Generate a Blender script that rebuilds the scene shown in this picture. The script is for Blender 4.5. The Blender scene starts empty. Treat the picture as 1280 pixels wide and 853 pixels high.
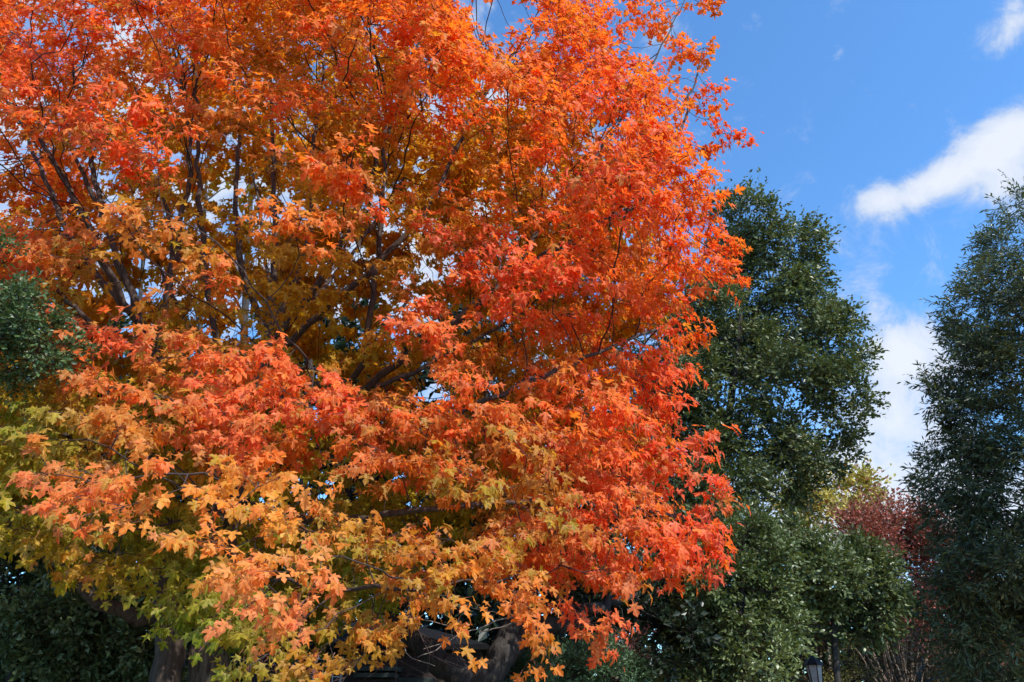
import bpy, math, random
import numpy as np
from mathutils import Vector

random.seed(7)
rng = np.random.default_rng(7)
scene = bpy.context.scene
col = scene.collection

# ------------------------------------------------------------------ camera
W, H = 1280.0, 853.0
F = 924.0
PITCH = math.radians(26.0)
EYE = np.array([0.0, 0.0, 1.6])
cam_d = bpy.data.cameras.new('camera')
cam = bpy.data.objects.new('camera', cam_d)
col.objects.link(cam)
cam.location = EYE
cam.rotation_euler = (math.pi / 2 + PITCH, 0, 0)
cam_d.sensor_width = 36.0
cam_d.lens = 36.0 * F / W
cam_d.clip_start = 0.1
cam_d.clip_end = 6000
scene.camera = cam
cp, sp = math.cos(PITCH), math.sin(PITCH)


def at(px, py, Y):
    """point on the sight line of a photo position, Y metres ahead"""
    a, b = (px - W / 2) / F, (H / 2 - py) / F
    d = np.array([a, cp - b * sp, sp + b * cp])
    return EYE + d * (Y / d[1])


def project(p):
    q = p - EYE
    z = q[:, 1] * cp + q[:, 2] * sp
    y = -q[:, 1] * sp + q[:, 2] * cp
    return W / 2 + F * q[:, 0] / z, H / 2 - F * y / z, z


# ------------------------------------------------------------------ light
SUN_EL = math.radians(47)
SUN_AZ = math.radians(138)          # clockwise from +Y (view direction): behind the camera, to its right
sun_vec = Vector((math.sin(SUN_AZ) * math.cos(SUN_EL), math.cos(SUN_AZ) * math.cos(SUN_EL), math.sin(SUN_EL)))
sd = bpy.data.lights.new('sun', 'SUN')
sd.energy = 3.7
sd.angle = math.radians(0.5)
sd.color = (1.0, 0.95, 0.88)
so = bpy.data.objects.new('sun', sd)
col.objects.link(so)
so.rotation_euler = sun_vec.to_track_quat('Z', 'Y').to_euler()

scene.view_settings.view_transform = 'Standard'
scene.view_settings.look = 'None'
scene.view_settings.gamma = 1.0
scene.view_settings.exposure = 0.55
scene.view_settings.use_curve_mapping = False

world = bpy.data.worlds.new('World')
scene.world = world
world.use_nodes = True


def build_world():
    nt = world.node_tree
    nt.nodes.clear()
    N, L = nt.nodes.new, nt.links.new

    def math_(op, a, b=None, c=None, clamp=False):
        n = N('ShaderNodeMath'); n.operation = op; n.use_clamp = clamp
        for i, v in enumerate((a, b, c)):
            if v is None: continue
            if hasattr(v, 'is_linked') or hasattr(v, 'links'): L(v, n.inputs[i])
            else: n.inputs[i].default_value = v
        return n.outputs[0]

    def dot(v, c):
        n = N('ShaderNodeVectorMath'); n.operation = 'DOT_PRODUCT'
        L(v, n.inputs[0]); n.inputs[1].default_value = c
        return n.outputs['Value']
    out = N('ShaderNodeOutputWorld'); bg = N('ShaderNodeBackground')
    L(bg.outputs[0], out.inputs[0])
    bg.inputs['Strength'].default_value = 0.15
    sky = N('ShaderNodeTexSky'); sky.sky_type = 'NISHITA'; sky.sun_disc = False
    sky.sun_elevation = SUN_EL; sky.sun_rotation = SUN_AZ
    sky.air_density = 1.0; sky.dust_density = 0.3; sky.ozone_density = 2.2
    tint = N('ShaderNodeMix'); tint.data_type = 'RGBA'; tint.blend_type = 'MULTIPLY'
    tint.inputs['Factor'].default_value = 1.0
    L(sky.outputs[0], tint.inputs['A']); tint.inputs['B'].default_value = SKY_TINT
    tc = N('ShaderNodeTexCoord'); D = tc.outputs['Generated']
    # noise laid on a flat cloud layer overhead
    sep = N('ShaderNodeSeparateXYZ'); L(D, sep.inputs[0])
    zz = math_('ADD', math_('MAXIMUM', sep.outputs[2], 0.0), 0.12)
    comb = N('ShaderNodeCombineXYZ')
    L(math_('DIVIDE', sep.outputs[0], zz), comb.inputs[0]); L(math_('DIVIDE', sep.outputs[1], zz), comb.inputs[1])
    n1 = N('ShaderNodeTexNoise'); n1.inputs['Scale'].default_value = 15; n1.inputs['Detail'].default_value = 9
    n1.inputs['Roughness'].default_value = 0.66; n1.inputs['Distortion'].default_value = 0.35
    L(D, n1.inputs['Vector'])
    n2 = N('ShaderNodeTexNoise'); n2.inputs['Scale'].default_value = 0.85; n2.inputs['Detail'].default_value = 3
    L(comb.outputs[0], n2.inputs['Vector'])
    # scattered cumulus over the whole sky
    total = math_('MULTIPLY', math_('SUBTRACT', n2.outputs[0], 0.60), 2.6)
    # the clouds one can tell apart: centre direction, half sizes, roll
    for (px, py, hw, hh, roll, amp) in CLOUDS:
        c = Vector(at(px, py, 10) - EYE).normalized()
        r = c.cross(Vector((0, 0, 1))).normalized(); u = r.cross(c).normalized()
        ca, sa = math.cos(math.radians(roll)), math.sin(math.radians(roll))
        r2 = r * ca + u * sa; u2 = u * ca - r * sa
        x = math_('DIVIDE', dot(D, r2), hw); y = math_('DIVIDE', dot(D, u2), hh)
        q = math_('ADD', math_('MULTIPLY', x, x), math_('MULTIPLY', y, y))
        g = math_('POWER', 2.718, math_('MULTIPLY', q, -1.0))
        front = math_('GREATER_THAN', dot(D, c), 0.0)
        total = math_('ADD', total, math_('MULTIPLY', math_('MULTIPLY', g, front), amp))
    dens = math_('ADD', total, math_('MULTIPLY', math_('SUBTRACT', n1.outputs[0], 0.5), 5.2))
    ramp = N('ShaderNodeMapRange'); ramp.interpolation_type = 'SMOOTHSTEP'
    ramp.inputs['From Min'].default_value = 0.3; ramp.inputs['From Max'].default_value = 2.1
    L(dens, ramp.inputs['Value'])
    fac = math_('MULTIPLY', ramp.outputs[0], 0.88)
    ccol = N('ShaderNodeMix'); ccol.data_type = 'RGBA'
    sh = N('ShaderNodeMapRange'); sh.inputs['From Min'].default_value = 1.0; sh.inputs['From Max'].default_value = 3.0
    L(dens, sh.inputs['Value']); L(sh.outputs[0], ccol.inputs['Factor'])
    ccol.inputs['A'].default_value = (2.9, 3.35, 4.15, 1); ccol.inputs['B'].default_value = (4.25, 4.4, 4.7, 1)
    mix = N('ShaderNodeMix'); mix.data_type = 'RGBA'
    L(fac, mix.inputs['Factor']); L(tint.outputs['Result'], mix.inputs['A']); L(ccol.outputs['Result'], mix.inputs['B'])
    L(mix.outputs['Result'], bg.inputs['Color'])


SKY_TINT = (0.70, 1.12, 1.42, 1)
CLOUDS = [  # px, py, half width, half height (radians), roll, amount
    (1275, 160, .045, .030, 30, 1.9), (1232, 188, .038, .030, 20, 1.8), (1192, 222, .034, .022, 10, 1.7), (1148, 240, .04, .020, 10, 1.8), (1100, 246, .03, .020, -10, 1.7), (1250, 235, .05, .015, 20, 1.0), (1270, 25, .05, .03, 35, 1.7),
    (1125, 530, .15, .11, 45, 2.1), (1130, 440, .03, .03, 0, 1.2), (1110, 640, .26, .06, 0, 2.0), (1150, 430, .04, .05, 60, .8),
    (1262, 255, .05, .05, 30, 1.0), (860, 30, .04, .03, 0, .5), (935, 130, .03, .025, 0, .3),
    (250, 250, .50, .34, 0, 1.6), (600, 260, .20, .25, 0, 1.3), (60, 60, .2, .1, 20, .6),
]
build_world()

# ------------------------------------------------------------------ materials


def new_mat(name):
    m = bpy.data.materials.new(name); m.use_nodes = True
    nt = m.node_tree; nt.nodes.clear()
    return m, nt, nt.nodes.new, nt.links.new


def leaf_mat(name, rough=0.45, spec=0.45, trans=0.35, noise=0.25, spot=(.06, .05, .02), trans_gain=(1.15, 1.0, 0.7), veins=False):
    m, nt, N, L = new_mat(name)
    out = N('ShaderNodeOutputMaterial'); mix = N('ShaderNodeMixShader')
    p = N('ShaderNodeBsdfPrincipled'); t = N('ShaderNodeBsdfTranslucent')
    at_ = N('ShaderNodeAttribute'); at_.attribute_name = 'leaf_colour'
    nz = N('ShaderNodeTexNoise'); nz.inputs['Scale'].default_value = 34; nz.inputs['Detail'].default_value = 3
    tc = N('ShaderNodeTexCoord'); L(tc.outputs['Object'], nz.inputs['Vector'])
    mr = N('ShaderNodeMapRange'); mr.inputs['To Min'].default_value = 1 - noise; mr.inputs['To Max'].default_value = 1 + noise
    mr.inputs['From Min'].default_value = .3; mr.inputs['From Max'].default_value = .7
    L(nz.outputs[0], mr.inputs[0])
    vm = N('ShaderNodeVectorMath'); vm.operation = 'SCALE'
    ns = N('ShaderNodeTexNoise'); ns.inputs['Scale'].default_value = 55; ns.inputs['Detail'].default_value = 4
    L(tc.outputs['Object'], ns.inputs['Vector'])
    sp2 = N('ShaderNodeMapRange'); sp2.inputs['From Min'].default_value = .64; sp2.inputs['From Max'].default_value = .72
    sp2.inputs['To Max'].default_value = .7
    L(ns.outputs[0], sp2.inputs[0])
    bm = N('ShaderNodeMix'); bm.data_type = 'RGBA'; L(sp2.outputs[0], bm.inputs['Factor'])
    L(at_.outputs['Color'], bm.inputs['A']); bm.inputs['B'].default_value = (*spot, 1)
    cout = bm.outputs['Result']
    if veins:
        au = N('ShaderNodeAttribute'); au.attribute_name = 'leaf_place'
        sx = N('ShaderNodeSeparateXYZ'); L(au.outputs['Vector'], sx.inputs[0])

        def mm(op, a, b=None):
            q = N('ShaderNodeMath'); q.operation = op
            for i_, v in enumerate((a, b)):
                if v is None: continue
                if hasattr(v, 'links'): L(v, q.inputs[i_])
                else: q.inputs[i_].default_value = v
            return q.outputs[0]
        ax = mm('ABSOLUTE', sx.outputs[0]); yy = sx.outputs[1]
        d1 = mm('ABSOLUTE', mm('SUBTRACT', mm('MULTIPLY', yy, .76), mm('MULTIPLY', ax, .65)))
        d2 = mm('ABSOLUTE', mm('ADD', mm('MULTIPLY', yy, .98), mm('MULTIPLY', ax, .16)))
        d = mm('MINIMUM', mm('MINIMUM', ax, d1), d2)
        vr = N('ShaderNodeMapRange'); vr.inputs['From Min'].default_value = .012; vr.inputs['From Max'].default_value = .035
        vr.inputs['To Min'].default_value = .45; vr.inputs['To Max'].default_value = 0
        L(d, vr.inputs[0])
        vx = N('ShaderNodeMix'); vx.data_type = 'RGBA'; L(vr.outputs[0], vx.inputs['Factor']); L(cout, vx.inputs['A']); vx.inputs['B'].default_value = (.85, .55, .16, 1)
        rad = mm('SQRT', mm('ADD', mm('MULTIPLY', ax, ax), mm('POWER', mm('ABSOLUTE', mm('SUBTRACT', yy, .4)), 2.0)))
        er = N('ShaderNodeMapRange'); er.inputs['From Min'].default_value = .50; er.inputs['From Max'].default_value = .66; er.inputs['To Max'].default_value = .55
        L(mm('ADD', rad, mm('MULTIPLY', mm('SUBTRACT', ns.outputs[0], .56), 1.1)), er.inputs[0])
        ex = N('ShaderNodeMix'); ex.data_type = 'RGBA'; L(er.outputs[0], ex.inputs['Factor']); L(vx.outputs['Result'], ex.inputs['A']); ex.inputs['B'].default_value = (.38, .09, .03, 1)
        cout = ex.outputs['Result']
    L(cout, vm.inputs[0]); L(mr.outputs[0], vm.inputs['Scale'])
    L(vm.outputs[0], p.inputs['Base Color'])
    vt = N('ShaderNodeVectorMath'); vt.operation = 'MULTIPLY'
    L(vm.outputs[0], vt.inputs[0]); vt.inputs[1].default_value = trans_gain
    L(vt.outputs[0], t.inputs['Color'])
    p.inputs['Roughness'].default_value = rough
    p.inputs['Specular IOR Level'].default_value = spec
    mix.inputs[0].default_value = trans
    L(p.outputs[0], mix.inputs[1]); L(t.outputs[0], mix.inputs[2]); L(mix.outputs[0], out.inputs[0])
    return m


def bark_mat(name, dark, light, scale=14, stretch=(1, 1, .18), bump=.6, dist=.02):
    m, nt, N, L = new_mat(name)
    out = N('ShaderNodeOutputMaterial'); p = N('ShaderNodeBsdfPrincipled')
    tc = N('ShaderNodeTexCoord'); mp = N('ShaderNodeMapping'); mp.inputs['Scale'].default_value = stretch
    L(tc.outputs['Object'], mp.inputs[0])
    nz = N('ShaderNodeTexNoise'); nz.inputs['Scale'].default_value = scale; nz.inputs['Detail'].default_value = 8
    nz.inputs['Roughness'].default_value = .65; nz.inputs['Distortion'].default_value = .6
    L(mp.outputs[0], nz.inputs['Vector'])
    vo = N('ShaderNodeTexVoronoi'); vo.inputs['Scale'].default_value = scale * 1.4; vo.feature = 'DISTANCE_TO_EDGE'
    L(mp.outputs[0], vo.inputs['Vector'])
    cr = N('ShaderNodeValToRGB'); cr.color_ramp.elements[0].color = (*dark, 1); cr.color_ramp.elements[1].color = (*light, 1)
    cr.color_ramp.elements[0].position = .35; cr.color_ramp.elements[1].position = .68
    L(nz.outputs[0], cr.inputs[0]); L(cr.outputs[0], p.inputs['Base Color'])
    ad = N('ShaderNodeMath'); ad.operation = 'ADD'
    L(nz.outputs[0], ad.inputs[0]); L(vo.outputs[0], ad.inputs[1])
    bp = N('ShaderNodeBump'); bp.inputs['Strength'].default_value = bump; bp.inputs['Distance'].default_value = dist
    L(ad.outputs[0], bp.inputs['Height']); L(bp.outputs[0], p.inputs['Normal'])
    p.inputs['Roughness'].default_value = .9
    L(p.outputs[0], out.inputs[0])
    return m


def flat_mat(name, c, rough=.6, metal=0.0, noise=.15, scale=8, bump=0, spec=.5):
    m, nt, N, L = new_mat(name)
    out = N('ShaderNodeOutputMaterial'); p = N('ShaderNodeBsdfPrincipled')
    tc = N('ShaderNodeTexCoord')
    nz = N('ShaderNodeTexNoise'); nz.inputs['Scale'].default_value = scale; nz.inputs['Detail'].default_value = 6
    L(tc.outputs['Object'], nz.inputs['Vector'])
    cr = N('ShaderNodeValToRGB')
    cr.color_ramp.elements[0].color = (*[v * (1 - noise) for v in c], 1)
    cr.color_ramp.elements[1].color = (*[min(1, v * (1 + noise)) for v in c], 1)
    cr.color_ramp.elements[0].position = .3; cr.color_ramp.elements[1].position = .7
    L(nz.outputs[0], cr.inputs[0]); L(cr.outputs[0], p.inputs['Base Color'])
    p.inputs['Specular IOR Level'].default_value = spec; p.inputs['Roughness'].default_value = rough; p.inputs['Metallic'].default_value = metal
    if bump:
        bp = N('ShaderNodeBump'); bp.inputs['Strength'].default_value = bump; bp.inputs['Distance'].default_value = .02
        L(nz.outputs[0], bp.inputs['Height']); L(bp.outputs[0], p.inputs['Normal'])
    L(p.outputs[0], out.inputs[0])
    return m


def brick_mat(name, a, b, mortar):
    m, nt, N, L = new_mat(name)
    out = N('ShaderNodeOutputMaterial'); p = N('ShaderNodeBsdfPrincipled')
    tc = N('ShaderNodeTexCoord'); sp_ = N('ShaderNodeSeparateXYZ'); cb = N('ShaderNodeCombineXYZ')
    L(tc.outputs['Object'], sp_.inputs[0])
    ad = N('ShaderNodeMath'); ad.operation = 'ADD'; L(sp_.outputs[0], ad.inputs[0]); L(sp_.outputs[1], ad.inputs[1])
    L(ad.outputs[0], cb.inputs[0]); L(sp_.outputs[2], cb.inputs[1])
    br = N('ShaderNodeTexBrick'); br.inputs['Scale'].default_value = 1
    br.inputs['Brick Width'].default_value = .22; br.inputs['Row Height'].default_value = .075
    br.inputs['Mortar Size'].default_value = .008
    br.inputs['Color1'].default_value = (*a, 1); br.inputs['Color2'].default_value = (*b, 1); br.inputs['Mortar'].default_value = (*mortar, 1)
    L(cb.outputs[0], br.inputs['Vector']); L(br.outputs[0], p.inputs['Base Color'])
    bp = N('ShaderNodeBump'); bp.invert = True; bp.inputs['Distance'].default_value = .01
    L(br.outputs['Fac'], bp.inputs['Height']); L(bp.outputs[0], p.inputs['Normal'])
    p.inputs['Roughness'].default_value = .85
    L(p.outputs[0], out.inputs[0])
    return m


def glass_mat(name, c=(.05, .06, .07)):
    m, nt, N, L = new_mat(name)
    out = N('ShaderNodeOutputMaterial'); p = N('ShaderNodeBsdfPrincipled')
    p.inputs['Base Color'].default_value = (*c, 1); p.inputs['Roughness'].default_value = .06
    p.inputs['Specular IOR Level'].default_value = .8
    L(p.outputs[0], out.inputs[0])
    return m


M_maple = leaf_mat('maple_leaf', rough=.5, spec=.3, trans=.54, spot=(.30, .10, .02), trans_gain=(1.18, 1.1, .6), veins=True)
M_green = leaf_mat('evergreen_leaf', rough=.38, spec=.42, trans=.2, trans_gain=(1.2, 1.2, .5))
M_soft = leaf_mat('thin_leaf', rough=.5, spec=.4, trans=.25)
M_bark = bark_mat('maple_bark', (.04, .024, .016), (.23, .165, .12), scale=18, stretch=(1, 1, .12), bump=1, dist=.04)  # lightened and warmed: sunlight on the trunk is put into the colour
M_twig = bark_mat('twig_bark', (.03, .018, .015), (.075, .05, .042), scale=20, bump=.2)
M_stalk = flat_mat('leaf_stalk', (.32, .09, .04), .5)
M_shag = bark_mat('shaggy_bark', (.05, .035, .028), (.26, .21, .18), scale=20, stretch=(1, 1, .1), bump=1, dist=.05)
M_dbark = bark_mat('dark_bark', (.015, .012, .011), (.05, .042, .036))
M_limb_shade = bark_mat('shaded_limb_bark', (.028, .018, .014), (.11, .078, .06), scale=22, bump=.5)  # darker maple bark, with the limbs' shade put into the colour
M_pale = bark_mat('dead_twig', (.16, .13, .11), (.30, .26, .22), bump=.2)

# ------------------------------------------------------------------ object helpers


def link_mesh(name, me, mat, parent=None, **props):
    o = bpy.data.objects.new(name, me)
    col.objects.link(o)
    if mat is not None and not me.materials: me.materials.append(mat)
    if parent is not None: o.parent = parent
    for k, v in props.items(): o[k] = v
    return o


def thing(name, label, cat, loc=(0, 0, 0), group=None):
    o = bpy.data.objects.new(name, None); col.objects.link(o)
    o.location = loc; o['label'] = label; o['category'] = cat
    o.empty_display_size = .3
    if group: o['group'] = group
    return o


def np_mesh(name, verts, faces, k, colours=None, smooth=False):
    """faces: (n, k) indices; k = 3 or 4"""
    me = bpy.data.meshes.new(name)
    nv, nf = len(verts), len(faces)
    me.vertices.add(nv); me.vertices.foreach_set('co', np.ascontiguousarray(verts, dtype=np.float32).ravel())
    me.loops.add(nf * k); me.loops.foreach_set('vertex_index', np.ascontiguousarray(faces, dtype=np.int32).ravel())
    me.polygons.add(nf)
    me.polygons.foreach_set('loop_start', np.arange(0, nf * k, k, dtype=np.int32))
    me.polygons.foreach_set('loop_total', np.full(nf, k, dtype=np.int32))
    me.polygons.foreach_set('use_smooth', np.full(nf, smooth, dtype=bool))
    if colours is not None:
        a = me.attributes.new('leaf_colour', 'FLOAT_COLOR', 'POINT')
        c4 = np.ones((nv, 4), dtype=np.float32); c4[:, :3] = colours
        a.data.foreach_set('color', c4.ravel())
    me.update(calc_edges=True)
    return me


def unit(v):
    return v / np.maximum(np.linalg.norm(v, axis=-1, keepdims=True), 1e-9)


def mesh_py(name, verts, faces, mat, parent=None, smooth=False, **props):
    me = bpy.data.meshes.new(name); me.from_pydata([tuple(map(float, v)) for v in verts], [], faces); me.update()
    if smooth:
        for p in me.polygons: p.use_smooth = True
    return link_mesh(name, me, mat, parent, **props)


def tubes(segs, sides):
    """segs: array (n, 8): p0, p1, r0, r1 -> vertices, quads"""
    segs = np.asarray(segs, dtype=float)
    p0, p1, r0, r1 = segs[:, :3], segs[:, 3:6], segs[:, 6], segs[:, 7]
    d = unit(p1 - p0)
    ref = np.where(np.abs(d[:, 2:3]) > .9, np.array([[1., 0, 0]]), np.array([[0, 0, 1.]]))
    u = unit(np.cross(d, ref)); v = np.cross(d, u)
    ang = np.arange(sides) * 2 * np.pi / sides
    ring = np.cos(ang)[None, :, None] * u[:, None] + np.sin(ang)[None, :, None] * v[:, None]
    a = p0[:, None] + ring * r0[:, None, None]; b = p1[:, None] + ring * r1[:, None, None]
    V = np.concatenate([a, b], 1).reshape(-1, 3)
    i = np.arange(sides); j = (i + 1) % sides
    q = np.stack([i, j, j + sides, i + sides], 1)
    Fc = (np.arange(len(segs)) * 2 * sides)[:, None, None] + q[None]
    return V, Fc.reshape(-1, 4)


def chain_mesh(chains, sides, wob=0.0, ridge=0.0):
    """chains: list of (points (n,3), radii (n,)) -> smooth joined tubes, vertices and quads"""
    VV, FF, off = [], [], 0
    for P, R in chains:
        n = len(P)
        if n < 2: continue
        d = np.zeros_like(P); d[:-1] = P[1:] - P[:-1]; d[-1] = d[-2]; d[1:-1] = P[2:] - P[:-2]; d = unit(d)
        u = np.cross(d[0], [0, 0, 1.0]);
        if np.linalg.norm(u) < .1: u = np.cross(d[0], [1.0, 0, 0])
        u = unit(u); U = np.zeros_like(P)
        for i in range(n):
            u = unit(u - d[i] * np.dot(u, d[i])); U[i] = u
        Vv = np.cross(d, U)
        ang = np.arange(sides) * 2 * np.pi / sides
        rr = R[:, None] * np.ones((1, sides))
        if wob:
            ph = rng.uniform(0, 6, 3)
            rr = rr * (1 + wob * np.sin(2 * ang[None] + ph[0] + np.arange(n)[:, None] * .35) + wob * .6 * np.sin(5 * ang[None] + ph[1] - np.arange(n)[:, None] * .22))
        if ridge:
            rr = rr * (1 + ridge * rng.uniform(-1, 1, (1, sides)) + ridge * .5 * rng.uniform(-1, 1, (n, sides)))
        V = P[:, None] + (np.cos(ang)[None, :, None] * U[:, None] + np.sin(ang)[None, :, None] * Vv[:, None]) * rr[..., None]
        VV.append(V.reshape(-1, 3))
        i = np.arange(sides); j = (i + 1) % sides
        q = np.stack([i, j, j + sides, i + sides], 1)
        FF.append(((np.arange(n - 1) * sides)[:, None, None] + q[None]).reshape(-1, 4) + off)
        off += n * sides
    return np.concatenate(VV), np.concatenate(FF)


def spline(pts, step=.2):
    """Catmull-Rom through the points, resampled"""
    P = np.asarray(pts, dtype=float)
    E = np.vstack([2 * P[0] - P[1], P, 2 * P[-1] - P[-2]])
    out = []
    for i in range(len(P) - 1):
        a, b, c, d = E[i:i + 4]
        n = max(2, int(np.linalg.norm(c - b) / step))
        t = np.linspace(0, 1, n, endpoint=False)[:, None]
        out.append(.5 * ((2 * b) + (c - a) * t + (2 * a - 5 * b + 4 * c - d) * t ** 2 + (3 * b - a - 3 * c + d) * t ** 3))
    out.append(P[-1:])
    return np.vstack(out)


# ------------------------------------------------------------------ branching
class Skeleton:
    def __init__(self):
        self.p, self.par, self.limb = [], [], []

    def add(self, p, par, limb):
        self.p.append(np.asarray(p, float)); self.par.append(par); self.limb.append(limb)
        return len(self.p) - 1

    def nearest(self, p):
        return int(np.argmin(((np.array(self.p) - p) ** 2).sum(1)))

    def limb_line(self, pts, limb, step=.22, start=None, wig=.03):
        S = spline(pts, step)
        S[1:-1] += rng.normal(0, wig, S[1:-1].shape)
        if start is None and self.p: start = self.nearest(S[0])
        par = -1 if start is None else start
        for q in S[(0 if par == -1 else 1):]:
            par = self.add(q, par, limb)

    def grow(self, A, step=.25, kill=.3, reach=6.0, iters=120, up=0.0, jit=.12):
        A = np.asarray(A, float); n0 = 0
        P = np.array(self.p); best = np.full(len(A), 1e9); who = np.zeros(len(A), int); alive = np.ones(len(A), bool)
        kc = {}
        for it in range(iters):
            P = np.array(self.p); new = P[n0:]
            for s in range(0, len(new), 400):
                blk = new[s:s + 400]
                d = np.linalg.norm(A[:, None] - blk[None], axis=2)
                k = d.argmin(1); m = d[np.arange(len(A)), k]
                upd = m < best
                best[upd] = m[upd]; who[upd] = k[upd] + n0 + s
            n0 = len(P)
            alive &= best > kill
            act = alive & (best < reach)
            if not act.any(): break
            dirs = unit(A[act] - P[who[act]])
            idx, inv = np.unique(who[act], return_inverse=True)
            acc = np.zeros((len(idx), 3)); np.add.at(acc, inv, dirs)
            acc = unit(unit(acc) + rng.normal(0, jit, acc.shape) + np.array([0, 0, up]))
            newp = P[idx] + acc * step
            cnt = 0
            Pn = P
            full = [int(i) for i in idx if kc.get(int(i), 0) >= 3]
            if full: alive &= ~np.isin(who, full)
            for i, q in zip(idx, newp):
                if kc.get(int(i), 0) >= 3: continue
                kc[int(i)] = kc.get(int(i), 0) + 1
                self.add(q, int(i), self.limb[int(i)]); cnt += 1
            if cnt == 0: continue

    def finish(self, tip=.004, power=2.3):
        self.P = np.array(self.p); self.par_ = np.array(self.par); n = len(self.P)
        acc = np.zeros(n); kids = np.zeros(n, int); h = np.zeros(n, int)
        order = range(n - 1, -1, -1)
        r = np.zeros(n)
        for i in order:
            r[i] = tip if kids[i] == 0 else acc[i] ** (1 / power)
            p = self.par_[i]
            if p >= 0:
                acc[p] += r[i] ** power; kids[p] += 1; h[p] = max(h[p], h[i] + 1)
        self.r, self.kids, self.h = r, kids, h
        self.dir = np.zeros((n, 3)); m = self.par_ >= 0
        self.dir[m] = unit(self.P[m] - self.P[self.par_[m]]); self.dir[~m] = [0, 0, 1]
        return self

    def chains(self, sel, rscale=1.0, rmax=9):
        """split selected nodes in chains that follow the thickest child"""
        n = len(self.P); main = np.full(n, -1)
        bestr = np.zeros(n)
        for i in range(n):
            p = self.par_[i]
            if p >= 0 and sel[i] and self.r[i] > bestr[p]: bestr[p] = self.r[i]; main[p] = i
        out = []
        for i in range(n):
            if not sel[i]: continue
            p = self.par_[i]
            if p >= 0 and sel[p] and main[p] == i: continue
            idx = [i]
            while main[idx[-1]] >= 0: idx.append(main[idx[-1]])
            R = self.r[idx] * rscale
            P = self.P[idx]
            if p >= 0:
                P = np.vstack([self.P[p], P]); R = np.concatenate([[min(R[0] * 1.15, self.r[p] * rscale)], R])
            out.append((P, np.minimum(R, rmax)))
        return out


# ------------------------------------------------------------------ leaves
# maple outline, half: x across, y along
HX = [(.00, .00), (.36, -.06), (.19, .20), (.52, .26), (.60, .56), (.13, .44), (.25, .74), (.00, 1.02)]
ML = [(0, 0), (0, .45)] + [h for h in HX[1:7]] + [(-x, y) for x, y in HX[1:7]] + [(0, 1.02)]
# indices: 0 base 1 mid; right 2..7 ; left 8..13 ; tip 14


def maple_faces():
    f = []
    for o in (2, 8):
        lob, sin1, tooth, lat, sin2, tth = range(o, o + 6)
        t = [(0, lob, sin1), (0, sin1, sin2), (0, sin2, 1), (sin1, tooth, lat), (sin1, lat, sin2), (1, sin2, tth), (1, tth, 14)]
        f += t if o == 2 else [(a, c, b) for a, b, c in t]
    return np.array(f)


MAPLE_T = (np.array(ML, float), maple_faces())
# the same leaf with fewer teeth, for leaves too far off to show them
MID_T = (np.array([(0, 0), (.36, -.06), (.19, .2), (.6, .5), (.14, .46), (0, 1.02), (-.14, .46), (-.6, .5), (-.19, .2), (-.36, -.06)]),
         np.array([(0, 1, 2), (0, 2, 4), (2, 3, 4), (0, 4, 5), (0, 9, 8), (0, 8, 6), (8, 7, 6), (0, 6, 5)])[:, [0, 1, 2]])
FAR_T = (np.array([(0, 0), (.36, -.04), (.15, .40), (.58, .52), (0, 1), (-.58, .52), (-.15, .40), (-.36, -.04)]), np.array([(0, 1, 2), (2, 3, 4), (0, 2, 6), (2, 4, 6), (6, 4, 5), (0, 6, 7)]))
OVAL_T = (np.array([(0, 0), (.2, .35), (.17, .7), (0, 1), (-.17, .7), (-.2, .35)]), np.array([(0, 1, 5), (5, 1, 2), (5, 2, 4), (4, 2, 3)]))
SLIM_T = (np.array([(0, 0), (.13, .5), (0, 1), (-.13, .5)]), np.array([(0, 1, 2), (0, 2, 3)]))
RHOMB_T = (np.array([(0, 0), (.28, .45), (0, 1), (-.28, .45)]), np.array([(0, 1, 2), (0, 2, 3)]))


def leaf_arrays(pos, tip, nrm, size, colour, tmpl, tipcol=None, fold=(.05, .45), curl=(-.5, .0)):
    T, Fc = tmpl
    n = len(pos)
    tip = unit(tip); nrm = unit(nrm - tip * (nrm * tip).sum(1, keepdims=True)); side = np.cross(tip, nrm)
    fo = rng.uniform(*fold, n)[:, None]; cu = rng.uniform(*curl, n)[:, None]
    tw = rng.normal(0, .14, n)[:, None]
    x, y = T[:, 0][None], T[:, 1][None]
    z = fo * np.abs(x) + cu * y * y - .35 * np.abs(x) ** 2 + tw * x
    V = pos[:, None] + size[:, None, None] * (x[..., None] * side[:, None] + y[..., None] * tip[:, None] + z[..., None] * nrm[:, None])
    C = np.repeat(colour[:, None], len(T), 1)
    if tipcol is not None:
        w = np.clip(np.hypot(T[:, 0], T[:, 1] - .35) * 1.1, 0, 1)[None, :, None] ** 1.5
        C = C * (1 - w) + tipcol[:, None] * w
    FF = (np.arange(n) * len(T))[:, None, None] + Fc[None]
    leaf_arrays.uv = np.tile(T, (n, 1))
    return V.reshape(-1, 3), FF.reshape(-1, 3), C.reshape(-1, 3)


def add_uv(me, uv):
    a = me.attributes.new('leaf_place', 'FLOAT_VECTOR', 'POINT')
    a.data.foreach_set('vector', np.column_stack([uv, np.zeros(len(uv))]).astype(np.float32).ravel())


def leaf_mesh(name, *a, **k):
    V, FF, C = leaf_arrays(*a, **k)
    me = np_mesh(name, V, FF, 3, C)
    if len(leaf_arrays.uv) == 15: add_uv(me, leaf_arrays.uv)
    return me


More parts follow.
